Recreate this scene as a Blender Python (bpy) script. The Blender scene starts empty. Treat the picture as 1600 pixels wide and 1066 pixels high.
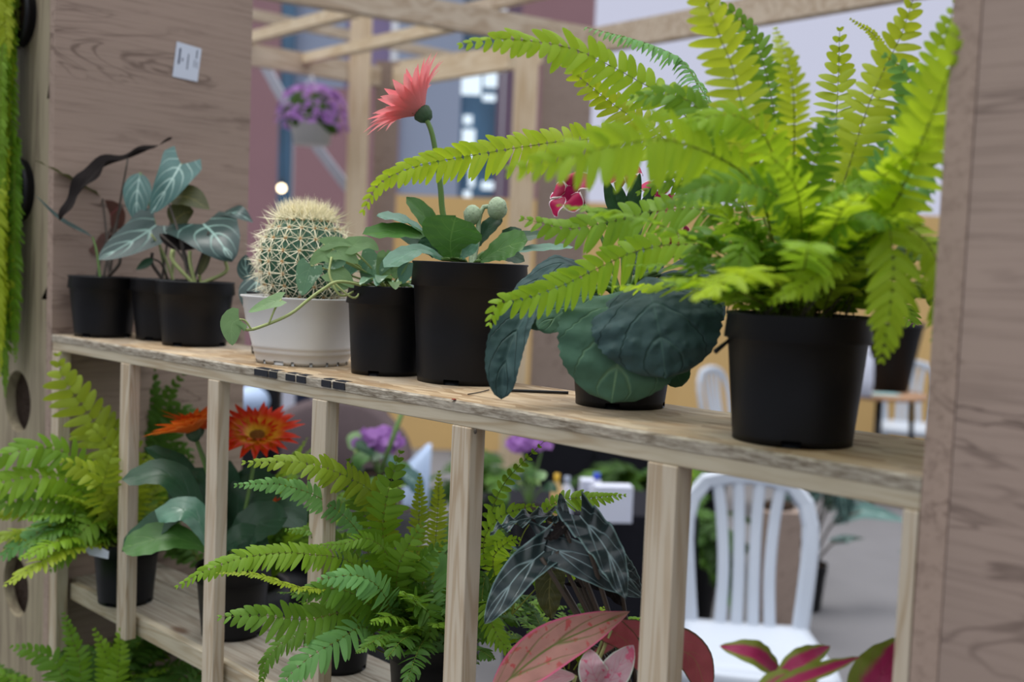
import bpy, math, random
from mathutils import Vector, Matrix, noise
V = Vector
random.seed(7)
sc = bpy.context.scene
col = sc.collection

# ------------------------------------------------------------------ camera
FPX = 1700.0
YAW, PITCH, ROLL = 0.7679, -0.0650, 0.0398
CAM = V((1.8354, -0.7797, 0.1390))
_F = V((-math.sin(YAW)*math.cos(PITCH), math.cos(YAW)*math.cos(PITCH), math.sin(PITCH)))
_R0 = V((math.cos(YAW), math.sin(YAW), 0)); _U0 = _R0.cross(_F)
_R = _R0*math.cos(ROLL) + _U0*math.sin(ROLL); _U = -_R0*math.sin(ROLL) + _U0*math.cos(ROLL)
cd = bpy.data.cameras.new('camera'); cam = bpy.data.objects.new('camera', cd); col.objects.link(cam)
cam.matrix_world = Matrix(((_R.x, _U.x, -_F.x, CAM.x), (_R.y, _U.y, -_F.y, CAM.y), (_R.z, _U.z, -_F.z, CAM.z), (0, 0, 0, 1)))
cd.sensor_width = 36.0; cd.lens = FPX/1600*36.0; cd.clip_start = 0.02; cd.clip_end = 200
cd.dof.use_dof = True; cd.dof.focus_distance = 1.24; cd.dof.aperture_fstop = 3.6
sc.camera = cam
sc.view_settings.view_transform = 'Standard'; sc.view_settings.look = 'None'
sc.view_settings.gamma = 1.0; sc.view_settings.use_curve_mapping = False
sc.view_settings.exposure = 0.0

def at(x, y, d):                     # the point of the place seen at a pixel of the photo, d metres deep
    return CAM + d*(_F + _R*((x-800)/FPX) - _U*((y-533)/FPX))
def ray(x, y): return _F + _R*((x-800)/FPX) - _U*((y-533)/FPX)
def on_y(x, y, Y): d = ray(x, y); return CAM + d*((Y-CAM.y)/d.y)
def on_x(x, y, X): d = ray(x, y); return CAM + d*((X-CAM.x)/d.x)
def on_z(x, y, Z): d = ray(x, y); return CAM + d*((Z-CAM.z)/d.z)
def depth(p): return (V(p)-CAM).dot(_F)
def px(m, d): return m*FPX/d

# ------------------------------------------------------------------ sky, sun
w = bpy.data.worlds.new('world'); sc.world = w; w.use_nodes = True
nt = w.node_tree; nt.nodes.clear()
o_ = nt.nodes.new('ShaderNodeOutputWorld'); b_ = nt.nodes.new('ShaderNodeBackground')
tc = nt.nodes.new('ShaderNodeTexCoord'); sx = nt.nodes.new('ShaderNodeSeparateXYZ'); cr = nt.nodes.new('ShaderNodeValToRGB')
mr = nt.nodes.new('ShaderNodeMapRange'); mr.inputs[1].default_value = -1; mr.inputs[2].default_value = 1
nt.links.new(tc.outputs['Generated'], sx.inputs[0]); nt.links.new(sx.outputs[2], mr.inputs[0]); nt.links.new(mr.outputs[0], cr.inputs[0])
e = cr.color_ramp.elements
e[0].position = 0.42; e[0].color = (0.06, 0.06, 0.065, 1)
e[1].position = 1.0; e[1].color = (1.65, 1.68, 1.74, 1)
n_ = cr.color_ramp.elements.new(0.55); n_.color = (0.27, 0.28, 0.32, 1)
n_ = cr.color_ramp.elements.new(0.70); n_.color = (0.74, 0.77, 0.83, 1)
nt.links.new(cr.outputs[0], b_.inputs[0]); b_.inputs[1].default_value = 1.18
nt.links.new(b_.outputs[0], o_.inputs[0])
sd = bpy.data.lights.new('daylight', 'SUN'); sd.energy = 1.7; sd.angle = math.radians(25); sd.color = (1.0, 0.97, 0.92)
so = bpy.data.objects.new('daylight', sd); col.objects.link(so)
so.rotation_euler = V((0.28, 0.16, -0.95)).to_track_quat('-Z', 'Y').to_euler()

# ------------------------------------------------------------------ materials
def lin(c):
    return tuple(((v/255)/12.92 if v/255 <= .04045 else ((v/255+.055)/1.055)**2.4) for v in c) + (1.0,)
class G:                             # small node-graph builder
    def __init__(s, name):
        s.m = bpy.data.materials.new(name); s.m.use_nodes = True; s.t = s.m.node_tree; s.t.nodes.clear()
        s.out = s.n('ShaderNodeOutputMaterial')
    def n(s, ty, **k):
        x = s.t.nodes.new(ty)
        for a, v in k.items(): setattr(x, a, v)
        return x
    def put(s, sock, v):
        if isinstance(v, bpy.types.NodeSocket): s.t.links.new(v, sock)
        else: sock.default_value = v
    def math(s, op, a, b=0.0, c=0.0, clamp=False):
        x = s.n('ShaderNodeMath', operation=op, use_clamp=clamp)
        s.put(x.inputs[0], a); s.put(x.inputs[1], b); s.put(x.inputs[2], c); return x.outputs[0]
    def mix(s, f, a, b, mode='MIX'):
        x = s.n('ShaderNodeMix', data_type='RGBA', blend_type=mode)
        s.put(x.inputs[0], f); s.put(x.inputs[6], a); s.put(x.inputs[7], b); return x.outputs[2]
    def ramp(s, f, lo, hi):
        x = s.n('ShaderNodeMapRange', interpolation_type='SMOOTHSTEP')
        s.put(x.inputs[0], f); x.inputs[1].default_value = lo; x.inputs[2].default_value = hi; return x.outputs[0]
    def coord(s, which='Object', scale=(1, 1, 1), rot=(0, 0, 0)):
        c = s.n('ShaderNodeTexCoord'); mp = s.n('ShaderNodeMapping')
        mp.inputs['Scale'].default_value = scale; mp.inputs['Rotation'].default_value = rot
        s.t.links.new(c.outputs[which], mp.inputs[0]); return mp.outputs[0]
    def noise(s, vec, scale, detail=4, rough=.55, dist=0.0):
        x = s.n('ShaderNodeTexNoise'); s.put(x.inputs['Vector'], vec); x.inputs['Scale'].default_value = scale
        x.inputs['Detail'].default_value = detail; x.inputs['Roughness'].default_value = rough; x.inputs['Distortion'].default_value = dist
        return x.outputs[0]
    def bsdf(s, colr, rough=.5, spec=.5, normal=None, **k):
        p = s.n('ShaderNodeBsdfPrincipled'); s.put(p.inputs['Base Color'], colr); s.put(p.inputs['Roughness'], rough)
        p.inputs['Specular IOR Level'].default_value = spec
        for a, v in k.items(): s.put(p.inputs[a], v)
        if normal is not None: s.t.links.new(normal, p.inputs['Normal'])
        return p.outputs[0]
    def bump(s, h, strength=.3, dist=.002):
        x = s.n('ShaderNodeBump'); x.inputs['Strength'].default_value = strength; x.inputs['Distance'].default_value = dist
        s.put(x.inputs['Height'], h); return x.outputs[0]
    def end(s, sh): s.t.links.new(sh, s.out.inputs[0]); return s.m

def plain(name, c, rough=.5, spec=.4, var=.12, scale=30, bump=0.0):
    g = G(name); n = g.noise(g.coord(), scale, 3)
    c1 = lin(c); c0 = tuple(v*(1-var) for v in c1[:3])+(1,); c2 = tuple(min(1, v*(1+var)) for v in c1[:3])+(1,)
    cc = g.mix(n, c0, c2)
    return g.end(g.bsdf(cc, rough, spec, g.bump(n, bump, .002) if bump else None))
def glow(name, c, s):
    g = G(name); e = g.n('ShaderNodeEmission'); e.inputs[0].default_value = lin(c); e.inputs[1].default_value = s
    return g.end(e.outputs[0])
def wood(name, light, dark, axis='X', rings=16.0, knots=True, rough=.65, stretch=14.0):
    g = G(name)
    sc_ = {'X': (1/stretch, 1, 1), 'Y': (1, 1/stretch, 1), 'Z': (1, 1, 1/stretch)}[axis]
    v = g.coord('Object', sc_)
    n1 = g.noise(v, rings, 3, .5, .6); f = g.math('FRACT', g.math('MULTIPLY', n1, 7.0))
    line = g.ramp(g.math('ABSOLUTE', g.math('SUBTRACT', f, .5)), .1, .5)
    n2 = g.noise(v, 220, 4, .6)
    cc = g.mix(g.math('MULTIPLY', line, .75), lin(light), lin(dark))
    cc = g.mix(g.math('MULTIPLY', g.ramp(n2, .45, .75), .35), cc, lin(dark))
    n3 = g.noise(g.coord(), 6, 3)
    cc = g.mix(g.math('MULTIPLY', g.ramp(n3, .4, .75), .35), cc, lin(tuple(min(255, c+12) for c in light)))
    if knots:
        vo = g.n('ShaderNodeTexVoronoi'); g.put(vo.inputs['Vector'], g.coord('Object', tuple(1 if q == 1 else .45 for q in sc_))); vo.inputs['Scale'].default_value = 5.5
        k = g.math('SUBTRACT', 1.0, g.ramp(vo.outputs[0], .02, .075))
        cc = g.mix(g.math('MULTIPLY', k, .8), cc, lin((92, 62, 42)))
    return g.end(g.bsdf(cc, rough, .3, g.bump(n2, .25, .001)))
def decor_board(name, base, dark, axis='Y'):          # grey-brown oak-print board, grain running across
    g = G(name)
    s1 = {'X': (.18, 1, 1), 'Y': (1, .18, 1)}[axis]; s2 = {'X': (.03, 1, 1), 'Y': (1, .03, 1)}[axis]
    n1 = g.noise(g.coord('Object', s1), 9, 4, .6, 1.2)
    f = g.math('ABSOLUTE', g.math('SUBTRACT', g.math('FRACT', g.math('MULTIPLY', n1, 5.0)), .5))
    crack = g.math('SUBTRACT', 1.0, g.ramp(f, .0, .09))
    mask = g.ramp(g.noise(g.coord('Object', s1), 4.0, 2), .44, .58)
    fine = g.noise(g.coord('Object', s2), 160, 5, .7)
    broad = g.noise(g.coord('Object', s1), 5, 3)
    cc = g.mix(broad, lin(base), lin(tuple(int(b*.86) for b in base)))
    cc = g.mix(g.math('MULTIPLY', g.ramp(fine, .45, .75), .55), cc, lin(dark))
    st_ = g.noise(g.coord('Object', s1), 26, 4, .65); cc = g.mix(g.math('MULTIPLY', g.ramp(st_, .60, .74), .6), cc, lin(dark))
    cc = g.mix(g.math('MULTIPLY', g.math('MULTIPLY', crack, mask), .85), cc, lin(dark))
    return g.end(g.bsdf(cc, .55, .3, g.bump(fine, .15, .001)))
def osb(name):
    g = G(name)
    vo = g.n('ShaderNodeTexVoronoi'); g.put(vo.inputs['Vector'], g.coord('Object', (1, 3.2, 2), (0, 0, .5))); vo.inputs['Scale'].default_value = 26
    hs = g.n('ShaderNodeSeparateColor'); g.t.links.new(vo.outputs['Color'], hs.inputs[0])
    n1 = g.noise(g.coord('Object', (.2, 1.6, 3)), 40, 5, .65); n2 = g.noise(g.coord(), 7, 4)
    cc = g.mix(hs.outputs[0], lin((200, 178, 146)), lin((150, 122, 88)))
    cc = g.mix(g.math('MULTIPLY', g.ramp(n1, .5, .75), .6), cc, lin((98, 80, 60)))
    wear = g.ramp(n2, .42, .68)
    cc = g.mix(g.math('MULTIPLY', wear, .6), cc, lin((176, 168, 154)))
    return g.end(g.bsdf(cc, .75, .25, g.bump(g.math('ADD', n1, hs.outputs[1]), .35, .0015)))
def osb_edge(name):
    g = G(name); n1 = g.noise(g.coord('Object', (.25, 1, 1.6)), 160, 4, .7); n2 = g.noise(g.coord(), 12, 3)
    cc = g.mix(g.ramp(n1, .3, .7), lin((186, 178, 162)), lin((112, 100, 84)))
    cc = g.mix(g.math('MULTIPLY', g.ramp(n2, .4, .7), .5), cc, lin((190, 182, 168)))
    return g.end(g.bsdf(cc, .85, .15, g.bump(n1, .6, .002)))
def leafy(name, c, c2=None, trans=.45, rough=.45, spec=.4, tint=None, var=.35, gloss=1.0):
    """thin leaf: light passes through it; colour varies per leaf and a little over the blade"""
    g = G(name); oi = g.n('ShaderNodeObjectInfo'); c2 = c2 or tuple(int(v*.7) for v in c)
    n = g.noise(g.coord(), 35, 2)
    f = g.math('ADD', g.math('MULTIPLY', oi.outputs['Random'], 1-var), g.math('MULTIPLY', n, var))
    cc = g.mix(f, lin(c), lin(c2))
    tl = g.n('ShaderNodeBsdfTranslucent'); g.put(tl.inputs[0], g.mix(.35, cc, lin(tint or (min(255, c[0]+40), min(255, c[1]+35), c[2]))))
    mx = g.n('ShaderNodeMixShader'); mx.inputs[0].default_value = trans
    g.t.links.new(g.bsdf(cc, rough, spec), mx.inputs[1]); g.t.links.new(tl.outputs[0], mx.inputs[2])
    return g.end(mx.outputs[0])
def veined(name, c, vein, back=None, edge=None, n=6.0, slant=.9, midw=.05, vw=.10, trans=.2, rough=.35, spec=.5,
           blotch=None, bump=.3, strength=.8, center=None, pucker=0.0, net=0.0):
    """broad leaf drawn in its own UV: midrib, side veins, optional margin, centre flush and blotches"""
    g = G(name); uv = g.n('ShaderNodeUVMap'); uv.uv_map = 'UVMap'; s = g.n('ShaderNodeSeparateXYZ'); g.t.links.new(uv.outputs[0], s.inputs[0])
    a = g.math('ABSOLUTE', g.math('MULTIPLY', g.math('SUBTRACT', s.outputs[0], .5), 2.0))
    wob = g.noise(g.coord(), 28, 2)
    vv = g.math('ADD', s.outputs[1], g.math('MULTIPLY', g.math('SUBTRACT', wob, .5), .10))
    q = g.math('MULTIPLY', g.math('SUBTRACT', vv, g.math('MULTIPLY', g.math('POWER', a, 1.25), slant*.5)), n)
    fr = g.math('ABSOLUTE', g.math('SUBTRACT', g.math('FRACT', g.math('ADD', q, 20.0)), .5))
    wv = g.math('MULTIPLY', g.math('SUBTRACT', 1.25, a), vw)
    side = g.math('SUBTRACT', 1.0, g.math('SMOOTH_MIN', g.math('DIVIDE', fr, wv), 1.0, .4), clamp=True)
    mid = g.math('SUBTRACT', 1.0, g.ramp(a, midw*.5, midw*1.3))
    fade = g.math('SUBTRACT', 1.0, g.math('MULTIPLY', a, .55))
    vm = g.math('MULTIPLY', g.math('MAXIMUM', g.math('MULTIPLY', side, fade), mid), strength)
    nn = g.noise(g.coord(), 40, 3)
    cc = g.mix(nn, lin(c), lin(tuple(int(v*.75) for v in c)))
    if center:
        m = g.math('SUBTRACT', 1.0, g.ramp(g.math('ADD', a, g.math('MULTIPLY', g.math('SUBTRACT', nn, .5), .6)), .35, .72))
        cc = g.mix(m, cc, lin(center))
    if blotch:
        nb = g.noise(g.coord(), 110, 2); cc = g.mix(g.ramp(nb, .58, .66), cc, lin(blotch))
    cc = g.mix(vm, cc, lin(vein))
    if edge: cc = g.mix(g.ramp(a, .86, .97), cc, lin(edge))
    geo = g.n('ShaderNodeNewGeometry')
    if back: cc = g.mix(geo.outputs['Backfacing'], cc, g.mix(g.math('MULTIPLY', vm, .6), lin(back), lin(vein)))
    tl = g.n('ShaderNodeBsdfTranslucent'); g.put(tl.inputs[0], cc)
    mx = g.n('ShaderNodeMixShader'); mx.inputs[0].default_value = trans
    h = g.math('ADD', g.math('MULTIPLY', g.math('SUBTRACT', 1.0, side), .5), g.math('MULTIPLY', nn, .4))
    if pucker:
        vo = g.n('ShaderNodeTexVoronoi', feature='SMOOTH_F1'); g.put(vo.inputs['Vector'], g.coord()); vo.inputs['Scale'].default_value = pucker
        h = g.math('SUBTRACT', h, g.math('MULTIPLY', vo.outputs[0], 1.6))
    g.t.links.new(g.bsdf(cc, rough, spec, g.bump(h, bump, .003)), mx.inputs[1]); g.t.links.new(tl.outputs[0], mx.inputs[2])
    return g.end(mx.outputs[0])
def petal(name, base, tip, back, trans=.4, edge=None, mid=.5, soft=.35):
    g = G(name); uv = g.n('ShaderNodeUVMap'); uv.uv_map = 'UVMap'; s = g.n('ShaderNodeSeparateXYZ'); g.t.links.new(uv.outputs[0], s.inputs[0])
    cc = g.mix(g.ramp(s.outputs[1], mid-soft, mid+soft), lin(base), lin(tip))
    a = g.math('ABSOLUTE', g.math('MULTIPLY', g.math('SUBTRACT', s.outputs[0], .5), 2.0))
    if edge: cc = g.mix(g.math('MAXIMUM', g.ramp(a, .80, .92), g.ramp(s.outputs[1], .90, .96)), cc, lin(edge))
    geo = g.n('ShaderNodeNewGeometry'); cc = g.mix(geo.outputs['Backfacing'], cc, lin(back))
    tl = g.n('ShaderNodeBsdfTranslucent'); g.put(tl.inputs[0], cc)
    mx = g.n('ShaderNodeMixShader'); mx.inputs[0].default_value = trans
    g.t.links.new(g.bsdf(cc, .5, .3), mx.inputs[1]); g.t.links.new(tl.outputs[0], mx.inputs[2])
    return g.end(mx.outputs[0])

M = {}
M['pine_z'] = wood('pine upright', (194, 182, 162), (166, 144, 116), 'Z', 34)
M['pine_x'] = wood('pine rail', (188, 178, 156), (160, 142, 114), 'X', 34)
M['pine_warm'] = wood('pine pergola', (226, 208, 178), (204, 178, 140), 'X', 12)
M['pine_wz'] = wood('pine pergola post', (224, 204, 174), (200, 172, 134), 'Z', 12)
M['pine_y'] = wood('pine pergola joist', (206, 190, 168), (172, 148, 122), 'Y', 12)
M['decor_y'] = decor_board('oak print side board', (172, 150, 136), (104, 86, 76), 'Y')
M['decor_x'] = decor_board('oak print front board', (168, 148, 136), (98, 82, 74), 'X')
M['hole_board'] = wood('weathered board', (150, 140, 116), (112, 100, 82), 'Z', 18, False)
M['osb'] = osb('strand board'); M['osb_edge'] = osb_edge('strand board edge')
M['black_plastic'] = plain('black plastic', (15, 16, 20), .45, .28, .2, 60, .03)
M['white_plastic'] = plain('white plastic', (216, 215, 212), .4, .4, .05, 20)
M['chair_plastic'] = plain('white garden plastic', (188, 196, 208), .4, .4, .03, 10)
M['soil'] = plain('potting soil', (52, 40, 32), .95, .1, .7, 220, .8)
M['terracotta'] = plain('brown plastic', (120, 84, 72), .6, .3, .12, 40)
M['paper'] = plain('paper', (206, 214, 228), .7, .2, .03)
M['ink'] = plain('ink', (70, 78, 96), .7, .2, .1)
M['paint_black'] = plain('black paint', (44, 46, 52), .8, .2, .3, 120)
M['fern_bright'] = leafy('fern lime', (182, 208, 50), (126, 172, 38), .55, .5, .3)
M['fern_mid'] = leafy('fern green', (146, 184, 46), (72, 122, 34), .45, .5, .3)
M['fern_yellow'] = leafy('fern yellow green', (192, 204, 56), (150, 180, 40), .55, .5, .3)
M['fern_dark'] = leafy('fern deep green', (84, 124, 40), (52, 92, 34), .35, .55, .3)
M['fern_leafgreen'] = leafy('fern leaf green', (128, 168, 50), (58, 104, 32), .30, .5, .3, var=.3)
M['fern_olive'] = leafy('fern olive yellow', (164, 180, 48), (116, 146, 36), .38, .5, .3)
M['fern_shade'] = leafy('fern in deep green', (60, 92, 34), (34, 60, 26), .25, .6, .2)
M['pine_grey'] = wood('weathered pine', (168, 160, 146), (134, 122, 106), 'X', 30)
M['fern_blue'] = leafy('fern blue green', (134, 184, 104), (100, 160, 92), .4, .5, .3)
M['rachis'] = plain('fern rachis', (110, 120, 44), .6, .2)
M['stem'] = plain('green stem', (96, 128, 66), .5, .3); M['stem_pale'] = plain('pale stem', (160, 172, 112), .5, .3)
M['stem_dark'] = plain('dark stem', (74, 66, 58), .5, .3)
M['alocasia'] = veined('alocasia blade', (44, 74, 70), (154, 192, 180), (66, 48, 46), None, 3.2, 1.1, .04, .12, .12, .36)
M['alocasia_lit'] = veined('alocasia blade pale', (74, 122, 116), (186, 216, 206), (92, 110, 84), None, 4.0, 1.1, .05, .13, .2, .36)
M['alocasia_dark'] = veined('alocasia underside', (38, 33, 32), (52, 47, 44), (30, 26, 26), None, 6, 1.0, .05, .08, .05, .75, .1)
M['alocasia_red'] = veined('alocasia red underside', (116, 76, 62), (146, 76, 76), (110, 74, 60), None, 4, .8, .06, .05, .35, .5)
M['alocasia_olive'] = veined('alocasia olive underside', (84, 88, 44), (122, 118, 66), (76, 78, 42), None, 6, .9, .05, .08, .3, .5)
M['polly'] = veined('arrow leaf blade', (36, 54, 56), (150, 176, 178), (46, 34, 38), (112, 140, 138), 2.7, 1.3, .035, .10, .08, .34, .5, strength=.7)
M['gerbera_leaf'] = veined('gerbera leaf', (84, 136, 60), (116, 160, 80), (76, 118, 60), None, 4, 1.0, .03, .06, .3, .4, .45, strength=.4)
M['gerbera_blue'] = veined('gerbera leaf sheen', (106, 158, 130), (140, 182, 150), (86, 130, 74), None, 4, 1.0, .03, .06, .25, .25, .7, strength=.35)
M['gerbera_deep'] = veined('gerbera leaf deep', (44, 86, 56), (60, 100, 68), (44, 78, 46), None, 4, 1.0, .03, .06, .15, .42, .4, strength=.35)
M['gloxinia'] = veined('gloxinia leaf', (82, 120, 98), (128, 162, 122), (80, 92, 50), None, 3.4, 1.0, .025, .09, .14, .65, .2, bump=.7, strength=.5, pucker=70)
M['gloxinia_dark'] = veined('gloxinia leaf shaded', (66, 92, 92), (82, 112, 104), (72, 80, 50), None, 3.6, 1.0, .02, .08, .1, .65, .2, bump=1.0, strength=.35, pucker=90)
M['philodendron'] = veined('heart leaf', (146, 186, 124), (162, 196, 140), (160, 188, 112), None, 3, 1.0, .03, .05, .35, .4, .4, strength=.3)
M['philodendron_silver'] = veined('silver heart leaf', (124, 170, 132), (146, 184, 140), (140, 174, 108), None, 3, 1.0, .03, .05, .3, .4, .4, blotch=(178, 206, 178), strength=.3)
M['caladium_pink'] = veined('caladium pink', (206, 150, 138), (104, 116, 56), (206, 148, 132), (220, 104, 140), 3, 1.1, .05, .13, .4, .5, .3, blotch=(190, 92, 90), strength=.95)
M['caladium_white'] = veined('caladium white pink', (226, 186, 196), (204, 112, 140), (214, 160, 170), (206, 218, 204), 6, 1.0, .03, .12, .4, .5, .3, blotch=(206, 100, 130), strength=.55)
M['caladium_red'] = veined('caladium red', (186, 92, 98), (150, 110, 80), (176, 104, 98), (92, 80, 56), 5, 1.0, .04, .06, .35, .5, .3, strength=.6)
M['caladium_green'] = veined('caladium green crimson', (134, 150, 52), (150, 44, 82), (120, 80, 60), None, 5, 1.0, .06, .07, .35, .5, .35, center=(160, 40, 88), strength=.8)
M['gerbera_petal'] = petal('coral petal', (238, 130, 104), (248, 100, 150), (248, 152, 154), .4)
M['orange_petal'] = petal('orange petal', (252, 206, 50), (226, 58, 22), (226, 96, 36), .35, mid=.50, soft=.22)
M['orange_light'] = petal('light orange petal', (250, 160, 40), (244, 110, 30), (240, 132, 50), .4)
M['magenta'] = petal('magenta petal', (150, 10, 66), (206, 24, 96), (176, 40, 100), .3, (246, 226, 238))
M['purple'] = petal('purple petal', (168, 112, 180), (196, 146, 212), (182, 130, 204), .4)
M['calyx'] = plain('calyx green', (66, 92, 66), .6, .3, .3, 200, .4)
M['fuzz'] = plain('downy bud', (168, 186, 158), .8, .2, .3, 300, .5)
M['flower_heart'] = plain('flower heart', (150, 100, 44), .8, .2, .4, 400, .6)
M['cactus'] = plain('cactus skin', (58, 100, 78), .5, .4, .2, 60, .1)
M['spine'] = plain('cactus spine', (250, 242, 212), .5, .3, .06, 200)
M['areole'] = plain('cactus areole', (184, 140, 88), .9, .1, .3, 300)
M['floor'] = plain('concrete floor', (112, 111, 114), .85, .15, .14, 3)
M['facade'] = plain('mauve cladding', (156, 120, 126), .6, .3, .06, 2)
M['facade_violet'] = plain('violet cladding', (144, 130, 166), .6, .3, .06, 2)
M['facade_blue'] = plain('blue grey cladding', (156, 168, 192), .6, .3, .06, 2)
M['pale_wall'] = glow('pale wall glow', (206, 209, 230), .92)  # pale wall colour given its own glow, brightness put into the material
M['tan_wall'] = plain('tan board', (218, 182, 122), .7, .2, .08, 2)
M['glass'] = plain('window glass', (74, 110, 140), .12, .7, .4, 2.2)
M['frame'] = plain('window frame', (112, 92, 112), .5, .3)
M['lamp'] = glow('lamp light', (255, 232, 190), 6.0); M['panel_light'] = glow('window light', (226, 242, 255), 1.2)
M['metal'] = plain('grey metal', (170, 172, 184), .4, .6)
M['brown_cloth'] = plain('brown fabric', (94, 82, 84), .9, .1, .12, 40)
M['black_cloth'] = plain('black fabric', (32, 32, 38), .9, .1, .2, 40)
M['pale_blue'] = plain('pale blue plastic', (176, 196, 226), .5, .3, .04)
M['navy'] = plain('navy fabric', (36, 44, 66), .8, .2)
M['white_box'] = plain('white carton', (206, 210, 226), .6, .3, .03)
M['table_wood'] = plain('table wood', (178, 138, 106), .5, .3, .1)
M['cable'] = plain('black cable', (28, 28, 30), .5, .3)
M['teal_paper'] = plain('teal paper', (160, 200, 204), .6, .2)

# ------------------------------------------------------------------ object helpers
def link(name, verts, faces, mat, parent=None, uv=None, smooth=True, mats=None, fmat=None):
    me = bpy.data.meshes.new(name); me.from_pydata([tuple(v) for v in verts], [], faces)
    o = bpy.data.objects.new(name, me); col.objects.link(o)
    for m in (mats or [mat]): me.materials.append(m)
    if fmat: me.polygons.foreach_set('material_index', fmat)
    if uv:
        l = me.uv_layers.new(name='UVMap')
        for lp in me.loops: l.data[lp.index].uv = uv[lp.vertex_index]
    if smooth: me.polygons.foreach_set('use_smooth', [True]*len(me.polygons))
    me.update()
    if parent is not None:
        o.parent = parent
        root = parent
        while root.parent is not None: root = root.parent
        me.transform(Matrix.Translation(-root.location))
    return o
def thing(name, label, cat, loc, group=None):
    o = bpy.data.objects.new(name, None); col.objects.link(o); o.location = loc; o.empty_display_size = .02
    o['label'] = label; o['category'] = cat
    if group: o['group'] = group
    return o
def tag(o, label, cat, group=None):
    o['label'] = label; o['category'] = cat
    if group: o['group'] = group
    return o
def structure(o): o['kind'] = 'structure'; return o

class MB:
    def __init__(s): s.v = []; s.f = []; s.uv = []
    def add(s, vs, fs, uv=None):
        b = len(s.v); s.v += [V(v) for v in vs]; s.f += [tuple(i+b for i in f) for f in fs]
        s.uv += uv if uv else [(0, 0)]*len(vs)
    def box(s, a, b, bev=0.0):
        x0, y0, z0 = [min(a[i], b[i]) for i in range(3)]; x1, y1, z1 = [max(a[i], b[i]) for i in range(3)]
        if bev <= 0:
            s.add([(x0, y0, z0), (x1, y0, z0), (x1, y1, z0), (x0, y1, z0), (x0, y0, z1), (x1, y0, z1), (x1, y1, z1), (x0, y1, z1)],
                  [(0, 3, 2, 1), (4, 5, 6, 7), (0, 1, 5, 4), (1, 2, 6, 5), (2, 3, 7, 6), (3, 0, 4, 7)])
        else:
            import bmesh
            bm = bmesh.new(); r = bmesh.ops.create_cube(bm, size=1)
            for v in bm.verts: v.co = V(((x0+x1)/2+v.co.x*(x1-x0), (y0+y1)/2+v.co.y*(y1-y0), (z0+z1)/2+v.co.z*(z1-z0)))
            bmesh.ops.bevel(bm, geom=bm.edges[:], offset=bev, segments=2, affect='EDGES', profile=.5)
            bm.verts.index_update(); s.add([v.co.copy() for v in bm.verts], [tuple(v.index for v in f.verts) for f in bm.faces]); bm.free()
    def tube(s, pts, r, n=6, cap=True):
        pts = [V(p) for p in pts]; rs = r if isinstance(r, (list, tuple)) else [r]*len(pts)
        ref = None; b = len(s.v)
        for i, p in enumerate(pts):
            t = (pts[min(i+1, len(pts)-1)]-pts[max(i-1, 0)]).normalized()
            if ref is None: ref = t.orthogonal().normalized()
            ref = (ref - t*ref.dot(t)).normalized(); bi = t.cross(ref)
            for k in range(n):
                a = 2*math.pi*k/n; s.v.append(p+(ref*math.cos(a)+bi*math.sin(a))*rs[i]); s.uv.append((k/n, i/max(1, len(pts)-1)))
        for i in range(len(pts)-1):
            for k in range(n):
                s.f.append((b+i*n+k, b+i*n+(k+1) % n, b+(i+1)*n+(k+1) % n, b+(i+1)*n+k))
        if cap: s.f.append(tuple(b+k for k in reversed(range(n)))); s.f.append(tuple(b+(len(pts)-1)*n+k for k in range(n)))
    def lathe(s, prof, c=(0, 0, 0), n=48, skip=None, sxy=(1, 1), power=2.0, rot=0.0):
        b = len(s.v); c = V(c)
        for (r, z) in prof:
            for k in range(n):
                a = 2*math.pi*k/n; ca, sa = math.cos(a), math.sin(a)
                if power != 2.0:
                    q = (abs(ca)**power+abs(sa)**power)**(-1/power); ca *= q; sa *= q
                x, y = r*ca*sxy[0], r*sa*sxy[1]
                s.v.append(c+V((x*math.cos(rot)-y*math.sin(rot), x*math.sin(rot)+y*math.cos(rot), z))); s.uv.append((k/n, 0))
        for i in range(len(prof)-1):
            for k in range(n):
                if skip and skip(i, k): continue
                s.f.append((b+i*n+k, b+i*n+(k+1) % n, b+(i+1)*n+(k+1) % n, b+(i+1)*n+k))
    def ball(s, c, rad, n=16, m=10, jitter=0.0):
        c = V(c); rad = V(rad) if hasattr(rad, '__len__') else V((rad,)*3); b = len(s.v)
        for i in range(m+1):
            th = math.pi*i/m
            for k in range(n):
                a = 2*math.pi*k/n; d = V((math.sin(th)*math.cos(a), math.sin(th)*math.sin(a), math.cos(th)))
                j = 1+jitter*noise.noise(d*3+c*7); s.v.append(c+V((d.x*rad.x, d.y*rad.y, d.z*rad.z))*j); s.uv.append((0, 0))
        for i in range(m):
            for k in range(n): s.f.append((b+i*n+k, b+(i+1)*n+k, b+(i+1)*n+(k+1) % n, b+i*n+(k+1) % n))
    def build(s, name, mat, parent=None, smooth=True, uv=False): return link(name, s.v, s.f, mat, parent, s.uv if uv else None, smooth)

def spline(P, n):                    # Catmull-Rom through the points
    P = [V(p) for p in P]
    if len(P) == 2: P = [P[0], (P[0]+P[1])/2, P[1]]
    Q = [2*P[0]-P[1]]+P+[2*P[-1]-P[-2]]; out = []; m = len(P)-1
    for i in range(n+1):
        u = min(m-1e-6, m*i/n); k = int(u); t = u-k; a, b, c, d = Q[k:k+4]
        out.append(.5*((2*b)+(c-a)*t+(2*a-5*b+4*c-d)*t*t+(3*b-a-3*c+d)*t**3))
    L = [0]                          # re-space evenly along its length
    for i in range(n): L.append(L[-1]+(out[i+1]-out[i]).length)
    res = []; j = 0
    for i in range(n+1):
        s = L[-1]*i/n
        while j < n-1 and L[j+1] < s: j += 1
        q = (s-L[j])/max(1e-9, L[j+1]-L[j]); res.append(out[j].lerp(out[j+1], q))
    return res, L[-1]

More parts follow.
